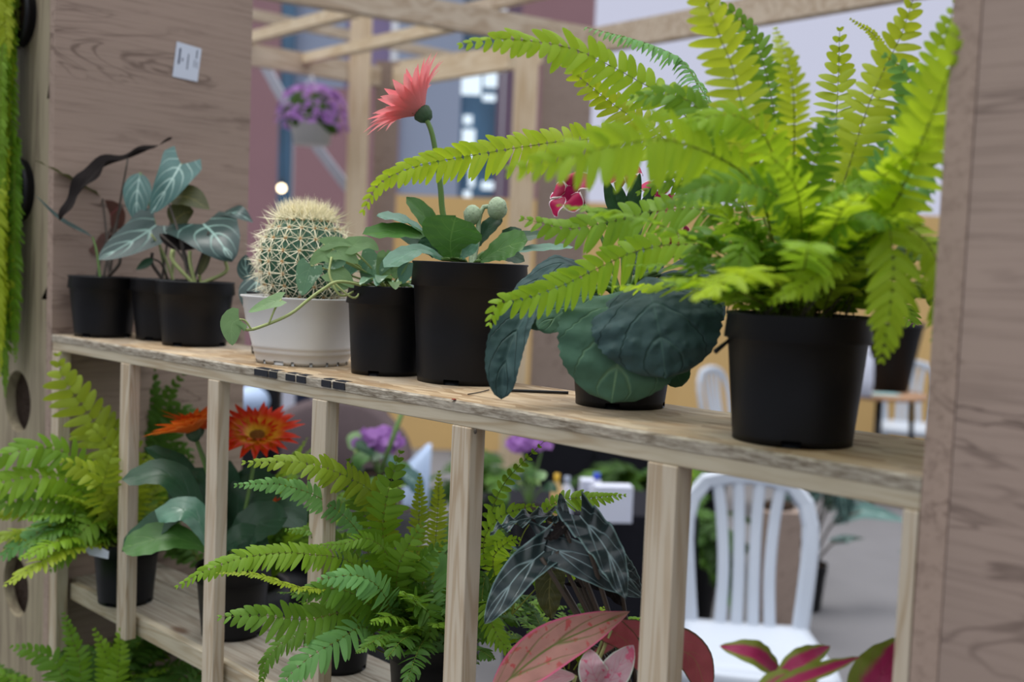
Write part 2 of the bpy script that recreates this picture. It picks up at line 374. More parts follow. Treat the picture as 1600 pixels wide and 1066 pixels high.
# ------------------------------------------------------------------ pots
def make_pot(parent, rr, rb, h, mat='black_plastic', band=.2, notch=True, soil=True, n=60):
    c = parent.location; t = .0022; hb = h*(1-band); rm = rb+(rr-rb)*.72
    prof = [(0, .004), (rb-.004, .004), (rb, 0), (rb*1.004, .006), (rb+(rm-rb)*.5, hb*.5), (rm, hb-.001), (rm+.0035, hb), (rr-.0015, h-.003), (rr, h-.0015),
            (rr-.0005, h), (rr-t, h), (rr-t-.001, h-.006), (rm-t, hb-.004), (rb-t, .006), (0, .006)]
    b = MB()
    cut = (lambda i, k: i in (2,) and k % 15 < 3) if notch else None
    b.lathe(prof, c, n, cut, rot=.35); p = b.build('pot', M[mat], parent)
    if soil:
        b = MB(); zs = h*.93; R = rr-t-.0015; b.lathe([(R*(1-i/6), zs+.004*math.sin(i)*.5+random.uniform(-.001, .001)) for i in range(7)], c, 36)
        for v in b.v: v.z += .003*noise.noise(v*90)
        b.build('soil', M['soil'], parent)
    return p

# ------------------------------------------------------------------ leaves, fronds
OV = {  # half-width profiles over length 0..1
 'oval': lambda v: math.sin(math.pi*min(1, v)**.8)**.75,
 'heart': lambda v: (max(0, 1-v)**.62)*(min(1, .62+2.4*v)) if v < .999 else 0,
 'lance': lambda v: math.sin(math.pi*v**.75)**.9 if 0 < v < 1 else 0,
 'arrow': lambda v: max(0, 1-v)**.8*(.62+.9*v) if v < .999 else 0,
 'gerb': lambda v: .28+.72*math.sin(math.pi*min(1, .5*(v/.62)))**2 if v < .62 else math.sqrt(max(0, 1-((v-.62)/.38)**2)),
 'round': lambda v: math.sqrt(max(0, 1-(2*v-1)**2)),
}
def leaf(parent, pts, hw, nrm, mat, prof='oval', fold=.15, lobe=0.0, wave=0.0, droop=0.0, name='leaf', nu=8, nv=14, scallop=0.0, cup=0.0, freq=5.0, seed=None):
    """pts: midrib from base to tip; hw: half width (m); nrm: which way the upper face looks"""
    P, L = spline(pts, nv); f = OV[prof]; nrm = V(nrm).normalized(); vs = []; uv = []; fs = []
    sd_ = random.uniform(0, 99) if seed is None else seed
    for i in range(nv+1):
        v = i/nv; T = (P[min(nv, i+1)]-P[max(0, i-1)]).normalized()
        S = T.cross(nrm).normalized(); N = S.cross(T).normalized(); wv = hw*f(v)
        if scallop: wv *= 1+scallop*(1 if i % 2 else -1)
        for j in range(nu+1):
            u = 2*j/nu-1; a = abs(u)
            p = P[i]+S*(u*wv)+N*(fold*a*wv + cup*hw*a*a)
            if lobe: p -= T*(lobe*L*(a**1.3)*max(0, 1-v*1.6))
            if wave: p += N*(wave*hw*a*math.sin(freq*2*math.pi*v+sd_+(1.3 if u > 0 else 0)))
            if droop: p.z -= droop*hw*a*a
            vs.append(p); uv.append(((u+1)/2, v))
    for i in range(nv):
        for j in range(nu):
            q = i*(nu+1)+j; fs.append((q, q+1, q+nu+2, q+nu+1))
    return link(name, vs, fs, M[mat], parent, uv)
def stalk(parent, pts, r, mat='stem', name='stem', n=12, r2=None):
    P, L = spline(pts, n); b = MB(); b.tube(P, [r+(r2-r)*i/n for i in range(n+1)] if r2 else r, 6); return b.build(name, M[mat], parent)

PIN = [(0, .55), (.10, 1.0), (.42, .98), (.72, .78), (.92, .42), (1, .06)]
def frond(parent, pts, pl, nrm, mat='fern_bright', bare=.12, ang=.35, pw=.32, sag=.22, jit=.18, space=None, curl=0.0):
    """one fern frond: rachis plus two rows of leaflets, pl = longest leaflet"""
    _, L = spline(pts, 24); pl *= 1.14; space = space or pl*pw*1.02
    n = max(10, int(L/space)); P, L = spline(pts, n); nrm = V(nrm).normalized()
    b = MB(); b.tube(P, [.0011*(1-.75*i/n) for i in range(n+1)], 4, False); nr = len(b.f)
    for i in range(n+1):
        t = i/n
        if t < bare: continue
        T = (P[min(n, i+1)]-P[max(0, i-1)]).normalized(); S = T.cross(nrm)
        if S.length < 1e-3: continue
        S.normalize(); N = S.cross(T).normalized()
        ln = pl*min(1, .55+(t-bare)*2.2)*min(1, ((1.03-t)/.30))**.72
        hwid = min(pl*pw*.5, ln*.24+.0004)
        for sg in (-1, 1):
            a = ang+.5*t**3+random.uniform(-jit, jit)*.6; q = ln*random.uniform(.86, 1.08)
            D = (S*sg*math.cos(a)+T*math.sin(a)+N*random.uniform(-jit, jit)*1.3).normalized()
            W = (T-D*T.dot(D)).normalized(); K = D.cross(W)*sg
            tw = random.uniform(-jit, jit)*2.2; W, K = W*math.cos(tw)+K*math.sin(tw), K*math.cos(tw)-W*math.sin(tw)
            vs = []
            for (s, ww) in PIN:
                c = P[i]+D*(q*s)+W*(q*.10*s*s)-V((0, 0, 1))*(sag*q*s*s)+K*(curl*q*s*s)
                vs += [c-W*hwid*ww, c+K*hwid*.22*ww, c+W*hwid*ww]
            fs = []
            for k in range(len(PIN)-1):
                for j in (0, 1): fs.append((3*k+j, 3*k+j+1, 3*k+j+4, 3*k+j+3))
            b.add(vs, fs)
    return link('frond', b.v, b.f, None, parent, None, True, [M['rachis'], M[mat]], [0]*nr+[1]*(len(b.f)-nr))
UPCAM = lambda p, k=.6: ((CAM-V(p)).normalized()*k+V((0, 0, 1))*(1-k)).normalized()
def pf(parent, pix, d0, plpx, mat='fern_bright', k=.65, **kw):
    """frond through photo pixels; each (x, y, extra depth)"""
    pts = [at(x, y, d0+dd) for (x, y, dd) in pix]; mid = pts[len(pts)//2]
    return frond(parent, pts, plpx*(depth(mid))/FPX, UPCAM(mid, k), mat, **kw)
def fill_fronds(parent, base, n, L0, L1, pl, mats, az=(0, 6.283), el=(.5, 1.35), droop=.5, spread=.03, avoid=None, **kw):
    made = 0; tries = 0
    while made < n and tries < n*25:
        tries += 1
        a = random.uniform(*az); e_ = random.uniform(*el); L = random.uniform(L0, L1)
        o = V(base)+V((math.cos(a), math.sin(a), 0))*random.uniform(0, spread)
        d = V((math.cos(a)*math.cos(e_), math.sin(a)*math.cos(e_), math.sin(e_)))
        out = V((math.cos(a), math.sin(a), 0)); dr = droop*random.uniform(.6, 1.3)
        pts = [o+d*L*t+out*(.18*L*t*t)-V((0, 0, dr*L*t*t)) for t in (0, .25, .5, .75, 1)]
        if avoid and any(avoid(p) for p in pts): continue
        frond(parent, pts, pl*random.uniform(.8, 1.1), (V((0, 0, 1))+(-out)*.4*(math.sin(e_))+V((random.uniform(-.3, .3), random.uniform(-.3, .3), 0))).normalized(), random.choice(mats), **kw); made += 1
# ------------------------------------------------------------------ ground and far walls
FZ = -1.31
HF = V((-math.sin(YAW), math.cos(YAW), 0)); HR = V((math.cos(YAW), math.sin(YAW), 0)); UP = V((0, 0, 1))
def frame(x, y, d, facing=0.0):      # a spot seen d deep, with its own right / back / up
    p = at(x, y, d); a = facing
    return p, HR*math.cos(a)+HF*math.sin(a), -HR*math.sin(a)+HF*math.cos(a)
def obox(mb, c, r, b, w, dp, h, z0=None):          # oriented box: c = centre (z = bottom if z0 None)
    z = c.z if z0 is None else z0; base = V((c.x, c.y, 0))
    vs = [base+r*(sx*w/2)+b*(sy*dp/2)+UP*(z+sz*h) for sz in (0, 1) for sx, sy in ((-1, -1), (1, -1), (1, 1), (-1, 1))]
    mb.add(vs, [(0, 3, 2, 1), (4, 5, 6, 7), (0, 1, 5, 4), (1, 2, 6, 5), (2, 3, 7, 6), (3, 0, 4, 7)])
def pane(x0, x1, y0, y1, d, thick=.05, floor=False):     # upright slab facing the stand, spanning what the photo shows
    a, b = at(x0, (y0+y1)/2, d), at(x1, (y0+y1)/2, d); c = (a+b)/2; w = (b-a).dot(HR)
    zt = at((x0+x1)/2, y0, d).z; zb = FZ if floor else at((x0+x1)/2, y1, d).z
    mb = MB(); obox(mb, c+HF*thick/2, HR, HF, w, thick, zt-zb, zb); return mb
def bar(mb, p, q, w, h):             # beam from p to q
    p, q = V(p), V(q); t = (q-p).normalized(); s = t.cross(UP).normalized(); u = s.cross(t)
    vs = [a+s*(i*w/2)+u*(j*h/2) for a in (p, q) for i, j in ((-1, -1), (1, -1), (1, 1), (-1, 1))]
    mb.add(vs, [(0, 1, 2, 3), (7, 6, 5, 4), (0, 4, 5, 1), (1, 5, 6, 2), (2, 6, 7, 3), (3, 7, 4, 0)])

mb = MB(); c0 = CAM+HF*7; mb.box((c0.x-22, c0.y-16, FZ-.05), (c0.x+22, c0.y+16, FZ)); structure(mb.build('floor', M['floor'], smooth=False))
D1 = 12.5
# cladding bays of the hall, side by side
bays = [(300, 431, 'facade'), (431, 452, 'glass'), (452, 541, 'facade'), (541, 612, 'facade'), (612, 712, 'facade_blue'), (779, 802, 'frame'), (802, 915, 'facade')]
for i, (x0, x1, m) in enumerate(bays):
    mb = pane(x0, x1, 140 if m == 'facade' and x0 in (452, 541) else -160, 900, D1, .08, True)
    if m != 'frame' and m != 'glass':                    # raised ribs of the cladding
        a = at(x0, 300, D1); b = at(x1, 300, D1); n = max(2, int((b-a).length/.16)); zt = max(v.z for v in mb.v)
        for k in range(n):
            obox(mb, a.lerp(b, (k+.5)/n)-HF*.008, HR, HF, .05, .016, zt-FZ-.01, FZ+.005)
    structure(mb.build('window_1' if m == 'glass' else 'trim_1' if m == 'frame' else 'wall_hall_%d' % (i+1), M[m], smooth=False))
mb = pane(452, 541, -60, 140, D1, .08); structure(mb.build('wall_upper_blue', M['facade_blue'], smooth=False))
mb = pane(541, 612, -160, 140, D1, .08); structure(mb.build('wall_upper_violet', M['facade_violet'], smooth=False))
mb = pane(452, 541, -160, -60, D1, .08); structure(mb.build('wall_upper_violet', M['facade_violet'], smooth=False))
# tall window with bright openings
wn = pane(712, 779, -160, 330, D1, .06).build('window_2', M['glass'], smooth=False); structure(wn)
mb = pane(712, 779, 330, 900, D1, .08, True); structure(mb.build('wall_under_window', M['facade_blue'], smooth=False))
fr = MB()
for xx in (712, 779): obox(fr, at(xx, 200, D1-.05), HR, HF, .06, .06, at(740, 90, D1).z-at(740, 330, D1).z, at(740, 330, D1).z)
for yy in (108, 330, 235): a = at(712, yy, D1-.05); b = at(779, yy, D1-.05); bar(fr, a, b, .05, .05)
structure(fr.build('window_frame', M['frame'], wn, False))
for i, (x0, x1, y0, y1) in enumerate([(717, 752, 112, 148), (756, 777, 106, 136), (754, 774, 147, 158), (724, 738, 180, 194), (722, 742, 202, 232), (733, 742, 236, 292), (752, 772, 284, 296), (724, 736, 298, 312)]):
    structure(pane(x0, x1, y0, y1, D1-.02, .015).build('window_light', M['panel_light'], wn, False))
# pale upper wall on the right with seams; its glow is added to brighten it
a = MB(); pale = pane(915, 2000, -260, 900, D1+.3, .08, True).build('wall_pale_glow', M['pale_wall'], smooth=False); structure(pale)
for x in (966, 1236, 1120, 1420): structure(pane(x, x+5, -200, 330, D1+.26, .03).build('wall_seam', M['facade_blue'], pale, False))
structure(pane(1201, 1231, 20, 330, D1+.27, .02).build('wall_bright_strip', M['panel_light'], smooth=False))  # bright strip of the pale wall, drawn as a glowing sheet
structure(pane(-1600, 300, -160, 900, D1, .08, True).build('wall_hall_far', M['facade'], smooth=False))
# tan boarded partition
mb = pane(612, 1500, 322, 720, 8.6, .06, True)
for k in range(9):
    a = at(612+k*111, 500, 8.6); obox(mb, a-HF*.006, HR, HF, .012, .012, 1.8, FZ+.01)
structure(mb.build('wall_tan', M['tan_wall'], smooth=False))

# ------------------------------------------------------------------ display stand
st = thing('display_stand', 'wooden plant display stand with strand-board top shelf, pine uprights and grey-brown boards', 'display stand', (0.75, .1, FZ))
TB, RB = .0115, .0265                # board thickness, underside of front rail
mb = MB(); n = 60                    # top board with slightly worn front edge
vs = []; fs = []; XS = [1.505*i/n for i in range(n+1)]
for x in XS:
    j = .0012*noise.noise(V((x*22, 0, 0))); k = .0010*noise.noise(V((x*60, 3, 0)))
    vs += [(x, .19, -TB), (x, .19, 0), (x, .0025+j, 0), (x, j*.6, -.0022+k), (x, .0006+k, -TB)]
for i in range(n):
    for k in range(5): q = i*5; fs.append((q+k, q+(k+1) % 5, q+5+(k+1) % 5, q+5+k))
fs += [tuple(range(4, -1, -1)), tuple(n*5+k for k in range(5))]
board = link('shelf_board', vs, fs, None, st, None, False, [M['osb'], M['osb_edge']], [1 if (k % 5) in (2, 3) else 0 for k in range(5*n)]+[1, 1])
mk = MB()                            # black stamped bars over the front edge of the board
for (xa, xb) in ((398, 419), (421, 433), (447, 461), (464, 478), (503, 517), (521, 539)):
    ya = 573+(xa-398)*.178; a = on_y(xa, ya+6, 0); b = on_y(xb, ya+6+(xb-xa)*.178, 0); t = .0006
    mk.box((a.x, -t*1.6, -.0095), (b.x, .0025, -.0015)); mk.box((a.x+.001, .0015, -.001), (b.x-.001, .012, t*.5))
mo = mk.build('stamp_marks', M['paint_black'], board, False); mo['label'] = 'black stamped bars on the board edge'
mb = MB(); mb.box((0, .0015, -RB), (1.505, .022, -TB), .0012); mb.build('front_rail', M['pine_x'], st, False)
mb = MB(); mb.box((0, .158, -.037), (1.5, .186, -TB), .0012); mb.build('rear_rail', M['pine_x'], st, False)
PZ = -.455
for k in range(7):
    x0 = (0.001, .2495, .506, .7485, .999, 1.2565, 1.4925)[k]; w_ = (.03, .0300, .0285, .0290, .0290, .0325, .0120)[k]; dp_ = (.02, .018, .018, .020, .022, .024, .03)[k]
    mb = MB(); mb.box((x0, .0, PZ if k not in (0, 6) else FZ), (x0+w_, dp_, -RB), .0012); mb.build('post', M['pine_z'], st, False)
# small knot hole near the top of the middle right post
mb = MB(); p = on_y(741, 674, 0); mb.ball((p.x+.001, .0005, p.z), (.0022, .0012, .0030), 10, 6); mb.build('knot', M['stem_dark'], st)
LZ = -.426                           # lower shelf
mb = MB(); 
for k in range(3): mb.box((.001, .038+k*.055, LZ-.016), (1.5, .038+k*.055+.0535, LZ), .001)
mb.build('lower_shelf', M['pine_grey'], st, False)
mb = MB(); mb.box((.031, .0245, LZ-.028), (1.496, .0375, LZ+.0005), .001); mb.build('lower_rail', M['pine_x'], st, False)
def side(x0, x1, name):
    mb = MB(); mb.box((x0, 0, FZ), (x1, .376, 1.02), .0008); return mb.build(name, M['decor_y'], st, False)
sp = side(-.022, -.0005, 'side_panel'); side(1.5055, 1.526, 'side_panel')
# printed label stuck to the left side panel
q = [on_x(x, y, 0) for x, y in ((276, 64.8), (314.6, 76.4), (308.2, 128), (269.2, 119.6))]
mb = MB(); mb.add([(.0002, v.y, v.z) for v in q]+[(.0010, v.y, v.z) for v in q], [(4, 7, 6, 5), (0, 1, 2, 3), (0, 4, 5, 1), (1, 5, 6, 2), (2, 6, 7, 3), (3, 7, 4, 0)])
lb = mb.build('paper_label', M['paper'], sp, False); lb['label'] = 'white printed paper label'
ik = MB()
def lab(u, v): a = q[0].lerp(q[1], u); b = q[3].lerp(q[2], u); return a.lerp(b, v)
for (u, v0, v1, ww) in ((.17, .16, .62, .075), (.30, .42, .52, .05), (.52, .26, .72, .045), (.84, .08, .34, .05), (.78, .38, .60, .03), (.88, .42, .62, .03)):
    nn = int((v1-v0)/.05)
    for i in range(max(1, nn)):
        a, b = lab(u-ww/2, v0+(v1-v0)*i/nn), lab(u+ww/2, v0+(v1-v0)*(i+.82)/nn)
        ik.box((.0009, a.y, b.z), (.0013, b.y, a.z))
ik.build('print', M['ink'], lb, False)
# boards facing the front at both ends, with round plant holes
def holed(x0, x1, holes, name, mat):
    t = .018; y0, y1 = .001, .001+t; n = 40; mb = MB(); z0, z1 = FZ, 1.02
    cuts = sorted(holes, key=lambda h: h[1]); edges = [z0]+[(cuts[i][1]+cuts[i+1][1])/2 for i in range(len(cuts)-1)]+[z1]
    for (hx, hz, hr), a, b in zip(cuts, edges[:-1], edges[1:]):
        for (yy, flip) in ((y0, False), (y1, True)):
            inner = []; outer = []
            for k in range(n):
                an = 2*math.pi*k/n; c, s_ = math.cos(an), math.sin(an); inner.append((hx+hr*c, yy, hz+hr*s_))
                lx = (x1-hx)/c if c > 1e-6 else (x0-hx)/c if c < -1e-6 else 1e9; lz = (b-hz)/s_ if s_ > 1e-6 else (a-hz)/s_ if s_ < -1e-6 else 1e9
                l = min(lx, lz); outer.append((hx+l*c, yy, hz+l*s_))
            f = [(k, (k+1) % n, n+(k+1) % n, n+k) for k in range(n)]
            mb.add(inner+outer, [tuple(reversed(q_)) for q_ in f] if not flip else f)
            for (cx_, cz_) in ((x0, a), (x1, a), (x1, b), (x0, b)):       # fill the corners
                best = sorted(range(n), key=lambda k: (outer[k][0]-cx_)**2+(outer[k][2]-cz_)**2)
                k1 = best[0]; k2 = (k1+1) % n if ((outer[(k1+1) % n][0] == outer[k1][0]) != (outer[(k1-1) % n][0] == outer[k1][0])) and abs(outer[(k1+1) % n][0]-outer[k1][0]) > 1e-6 and abs(outer[(k1+1) % n][2]-outer[k1][2]) > 1e-6 else (k1-1) % n
                mb.add([outer[k1], outer[k2], (cx_, yy, cz_)], [(0, 1, 2)])
        ring = [(hx+hr*math.cos(2*math.pi*k/n), yy, hz+hr*math.sin(2*math.pi*k/n)) for yy in (y0, y1) for k in range(n)]
        mb.add(ring, [(k, n+k, n+(k+1) % n, (k+1) % n) for k in range(n)])
    mb.add([(x0, y0, z0), (x0, y1, z0), (x0, y1, z1), (x0, y0, z1)], [(0, 1, 2, 3)]); mb.add([(x1, y0, z0), (x1, y1, z0), (x1, y1, z1), (x1, y0, z1)], [(3, 2, 1, 0)])
    return mb.build(name, M[mat], st, False)
mb = MB(); mb.box((-.232, .12, FZ), (-.0225, .135, 1.02), .0008); mb.box((-.232, .0195, FZ), (-.217, .1195, 1.02), .0008); mb.build('back_panel', M['decor_x'], st, False)
mb = MB(); mb.box((1.528, .12, FZ), (1.738, .135, 1.02), .0008); mb.build('back_panel', M['decor_x'], st, False)
HX = -.142
HZ = [on_y(22, 915, 0).z-.36, on_y(22, 915, 0).z, on_y(27, 628, 0).z, on_y(33, 297, 0).z, on_y(36, 25, 0).z]
holed(-.232, -.0225, [(HX, z, .056) for z in HZ], 'front_board', 'hole_board')
holed(1.5265, 1.738, [(1.66, z, .056) for z in HZ], 'front_board', 'decor_x')

# ------------------------------------------------------------------ pergola behind the stand
pg = thing('pergola', 'light pine pergola frame of beams and posts standing behind the plant stand', 'pergola', (at(558, 300, 5.2).x, at(558, 300, 5.2).y, FZ))
ZB = 1.02
def beam(p, q, w, h, name='beam', mat='pine_y', lift=True):
    a, b = on_z(p[0], p[1], ZB), on_z(q[0], q[1], ZB); a.z += h/2; b.z += h/2
    mb = MB(); bar(mb, a, b, w, h); return mb.build(name, M[mat], pg, False)
beam((380, -8), (930, 84), .05, .095); beam((935, 82), (1500, -14), .05, .095)
beam((330, 92), (600, 137), .05, .095); beam((597, 140), (800, 108), .05, .10, mat='pine_warm')
def rafter(x0, y0, x1, y1, d0, d1, w, h, mat='pine_warm'):
    mb = MB(); bar(mb, at(x0, y0, d0), at(x1, y1, d1), w, h); mb.build('rafter', M[mat], pg, False)
rafter(375, 64, 556, 16, 5.0, 4.0, .045, .045); rafter(478, 92, 705, 40, 5.1, 4.05, .045, .045)
rafter(380, 20, 700, 88, 6.4, 7.4, .05, .06, 'pine_y'); rafter(690, 25, 900, -25, 5.2, 4.6, .05, .05, 'pine_y')
rafter(600, 118, 905, 72, 5.9, 6.3, .05, .13, 'pine_warm')
def ppost(x, d, w, ytop, mat='pine_wz', dp=.05):
    p = at(x, 300, d); mb = MB(); zt = at(x, ytop, d).z; obox(mb, V((p.x, p.y, FZ)), HR, HF, w, dp, zt-FZ); mb.build('post', M[mat], pg, False)
ppost(557, 5.3, .098, 24); ppost(815, 5.7, .125, 78)
mb = pane(575, 611, 100, 900, 5.45, .02, True); mb.build('panel', M['decor_x'], pg, False)
mb = pane(832, 910, 70, 900, 5.75, .02, True); mb.build('panel', M['decor_x'], pg, False)
mb = MB(); bar(mb, at(408, 92, 5.6), at(452, 172, 5.6), .045, .045); bar(mb, at(452, 172, 5.6), at(545, 296, 5.6), .045, .045); mb.build('brace', M['metal'], pg, False)

# hanging basket
bx = at(487, 208, 5.0); hb = thing('hanging_basket', 'white hanging basket of purple flowers hung from the pergola beam', 'hanging plant', bx)
mb = MB(); c = V((bx.x, bx.y, bx.z-.055)); mb.lathe([(0, .002), (.075, .002), (.08, 0), (.105, .115), (.112, .118), (.112, .126), (.100, .126), (.078, .006), (0, .006)], c, 32); mb.build('basket', M['white_plastic'], hb)
mb = MB()
for a in (0, 2.1, 4.2): mb.tube([c+V((.108*math.cos(a), .108*math.sin(a), .12)), at(487, 118, 5.0)], .004, 5)
mb.build('hanger', M['metal'], hb)
mb = MB(); mb.ball(c+UP*.140, (.125, .125, .09), 20, 12, .5); mb.build('foliage', M['fern_dark'], hb)
mb = MB()
for i in range(340):
    a = random.uniform(0, 6.28); t = math.acos(random.uniform(.05, 1)); d = V((math.sin(t)*math.cos(a), math.sin(t)*math.sin(a), math.cos(t)))
    p = c+UP*(.15 - .13*max(0, t-.95))+V((d.x*.165, d.y*.165, d.z*.125)); r = random.uniform(.010, .017); nrm = (d+V((random.uniform(-.4, .4), random.uniform(-.4, .4), .3))).normalized(); s = nrm.orthogonal().normalized(); u = nrm.cross(s)
    for k in range(5):
        an = 1.2566*k; e1 = s*math.cos(an)+u*math.sin(an); e2 = -s*math.sin(an)+u*math.cos(an)
        mb.add([p, p+e1*r*.7+e2*r*.45, p+e1*r*1.15+nrm*r*.2, p+e1*r*.7-e2*r*.45], [(0, 1, 2, 3)], [(.5, 0), (1, .5), (.5, 1), (0, .5)])
fl = mb.build('flowers', M['purple'], hb, True, True); fl['kind'] = 'stuff'; fl['label'] = 'purple flowers spilling over the rim'

# glowing bulb
p = at(440, 294, 7.0); lp = thing('bulb_lamp', 'small round warm glowing bulb lamp hanging left above the cactus', 'lamp', p)
mb = MB(); mb.ball(p, .026, 16, 10); mb.build('bulb', M['lamp'], lp)
mb = MB(); mb.lathe([(.012, 0), (.014, .03), (.006, .04), (.0, .042)], p+UP*.022, 12); mb.tube([p+UP*.06, at(440, -60, 7.0)], .004, 5); mb.build('socket', M['black_plastic'], lp)

# ------------------------------------------------------------------ garden chairs, table and things behind
def strip(mb, path, wid, th, nrm):   # flat bar swept along a path
    P, L = spline(path, 18); vs = []; n = len(P)
    for i, p in enumerate(P):
        t = (P[min(n-1, i+1)]-P[max(0, i-1)]).normalized(); s = t.cross(nrm).normalized(); nn = s.cross(t)
        w2 = (wid[0]+(wid[1]-wid[0])*i/(n-1))/2 if isinstance(wid, tuple) else wid/2
        vs += [p-s*w2-nn*th/2, p-s*w2*.6+nn*th/2, p+s*w2*.6+nn*th/2, p+s*w2-nn*th/2]
    fs = [(i*4+k, i*4+(k+1) % 4, i*4+4+(k+1) % 4, i*4+4+k) for i in range(n-1) for k in range(4)]+[(3, 2, 1, 0), tuple((n-1)*4+k for k in range(4))]
    mb.add(vs, fs)
def garden_chair(x, y, d, turn, label, scale=1.0):
    p = at(x, y, d); base = V((p.x, p.y, FZ)); r = HR*math.cos(turn)+HF*math.sin(turn); f = (HR*math.sin(turn)-HF*math.cos(turn)); k = scale
    Lc = lambda a, b, c: base+r*(a*k)+f*(b*k)+UP*(c*k)       # right, forward, up
    t = thing('garden_chair', label, 'chair', base); m = M['chair_plastic']
    mb = MB()                                            # arched back frame
    path = [Lc(-.165, 0, .40), Lc(-.185, -.03, .60), Lc(-.190, -.06, .74), Lc(-.150, -.085, .835), Lc(-.07, -.09, .862), Lc(0, -.092, .868), Lc(.07, -.09, .862), Lc(.150, -.085, .835), Lc(.190, -.06, .74), Lc(.185, -.03, .60), Lc(.165, 0, .40)]
    strip(mb, path, .052, .016, f); mb.build('back_frame', m, t, False)
    for i in range(4):
        u = (i-1.5)/1.5; mb = MB(); strip(mb, [Lc(u*.075, 0, .41), Lc(u*.070, -.035, .58), Lc(u*.080, -.07, .73), Lc(u*.098, -.09, .853)], (.036, .034), .008, f); mb.build('slat', m, t, False)
    mb = MB(); vs = []; N = 12
    for top in (0, 1):
        for i in range(N+1):
            for j in range(N+1):
                u = 2*i/N-1; v = j/N; wv = .185+.035*v; dz = -.012*(1-u*u)*math.sin(math.pi*v)
                vs.append(Lc(u*wv, -.02+v*.42, .43+dz-(0 if top else .014)-.03*max(0, v-.9)*10*.5))
    fs = []; q = (N+1)**2
    for i in range(N):
        for j in range(N):
            a = i*(N+1)+j; fs.append((q+a, q+a+N+1, q+a+N+2, q+a+1)); fs.append((a, a+1, a+N+2, a+N+1))
    for i in range(N):
        for a, b in ((i*(N+1), (i+1)*(N+1)), (i*(N+1)+N, (i+1)*(N+1)+N), (i, i+1), (N*(N+1)+i, N*(N+1)+i+1)): fs.append((a, b, q+b, q+a))
    mb.add(vs, fs); mb.build('seat', m, t)
    mb = MB(); strip(mb, [Lc(-.21, .395, .395), Lc(0, .405, .390), Lc(.21, .395, .395)], .06, .012, f); mb.build('apron', m, t)
    for sx in (-1, 1):
        mb = MB(); strip(mb, [Lc(sx*.19, .37, .42), Lc(sx*.20, .39, .2), Lc(sx*.215, .41, 0)], (.06, .04), .03, f); mb.build('leg', m, t)
        mb = MB(); strip(mb, [Lc(sx*.165, 0, .42), Lc(sx*.18, -.04, .2), Lc(sx*.20, -.09, 0)], (.055, .04), .03, f); mb.build('leg', m, t)
    return t
garden_chair(1165, 955, 3.25, -.12, 'white plastic garden chair with slatted back seen under the shelf at right', .98)
garden_chair(1420, 640, 8.2, -.25, 'far white plastic garden chair behind the small wooden table', 1.0)
garden_chair(1128, 640, 6.9, .9, 'far white plastic garden chair glimpsed left of the big fern pot', 1.0)

p = at(1375, 612, 7.3); tb = thing('side_table', 'small wooden round table far behind the right end of the shelf', 'table', V((p.x, p.y, FZ)))
mb = MB(); mb.lathe([(0, 0), (.30, 0), (.31, .01), (.31, .03), (0, .03)], V((p.x, p.y, p.z-.035)), 40); mb.build('table_top', M['table_wood'], tb)
for a in (.4, 1.97, 3.54, 5.11):
    mb = MB(); e = V((math.cos(a), math.sin(a), 0)); mb.tube([V((p.x, p.y, p.z-.036))+e*.2, V((p.x, p.y, FZ))+e*.24], .018, 8); mb.build('leg', M['black_plastic'], tb)
q_ = at(1375, 611, 7.15); mb = MB(); obox(mb, V((q_.x, q_.y, p.z-.004)), HR, HF, .24, .12, .006); tag(mb.build('papers', M['teal_paper'], smooth=False), 'pale teal papers lying on the small wooden table', 'papers')
q2 = at(1385, 610, 7.42); pt = thing('black_planter', 'tall black tapered planter standing on the small wooden table', 'planter', V((q2.x, q2.y, p.z-.004)))
mb = MB(); mb.lathe([(0, .003), (.13, .003), (.14, 0), (.215, .44), (.225, .44), (.225, .47), (.205, .47), (.2, .42), (0, .42)], pt.location, 32); mb.build('pot', M['black_plastic'], pt)
mb = MB(); mb.ball(pt.location+UP*.46, (.15, .15, .07), 16, 8, .5); mb.build('soil', M['terracotta'], pt)
q3 = at(1352, 580, 7.0); mb = MB(); mb.lathe([(0, 0), (.05, 0), (.055, .1), (.05, .24), (.02, .28), (.018, .32), (0, .32)], V((q3.x, q3.y, p.z-.0045)), 20); tag(mb.build('white_bottle', M['white_box']), 'white bottle on the wooden table beside the black planter', 'bottle')

# potted plant on the floor
p = on_z(1262, 952, FZ); fp = thing('potted_plant', 'floor plant in a slim black pot behind the white garden chair', 'potted plant', p)
make_pot(fp, .075, .055, .21)
dF = depth(p)
for (pix, hw) in ([[(1268, 885), (1290, 800), (1330, 772), (1366, 790)], 22], [[(1266, 885), (1285, 790), (1312, 765), (1322, 820)], 20], [[(1268, 885), (1300, 820), (1345, 800), (1420, 815)], 16], [[(1270, 885), (1300, 850), (1320, 845), (1352, 842)], 12], [[(1264, 885), (1262, 800), (1268, 760), (1285, 735)], 22], [[(1262, 885), (1240, 810), (1215, 780), (1195, 790)], 20]):
    P = [at(x, y, dF+random.uniform(-.1, .1)*(i > 0)) for i, (x, y) in enumerate(pix)]
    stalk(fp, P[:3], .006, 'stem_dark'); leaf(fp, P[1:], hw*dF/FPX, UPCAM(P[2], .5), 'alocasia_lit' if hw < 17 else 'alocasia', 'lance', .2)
p = at(1432, 870, 2.6)
gp = thing('leaning_leaf', 'dark pointed leaf of a plant reaching in from behind the right end', 'plant', V((p.x+.25, p.y+.15, FZ)))
stalk(gp, [gp.location, gp.location+UP*.3, at(1470, 880, 2.7)], .006, 'stem_dark'); leaf(gp, [at(1470, 880, 2.7), at(1435, 868, 2.6), at(1400, 862, 2.55)], .018, UPCAM(p, .3), 'alocasia', 'lance', .2)

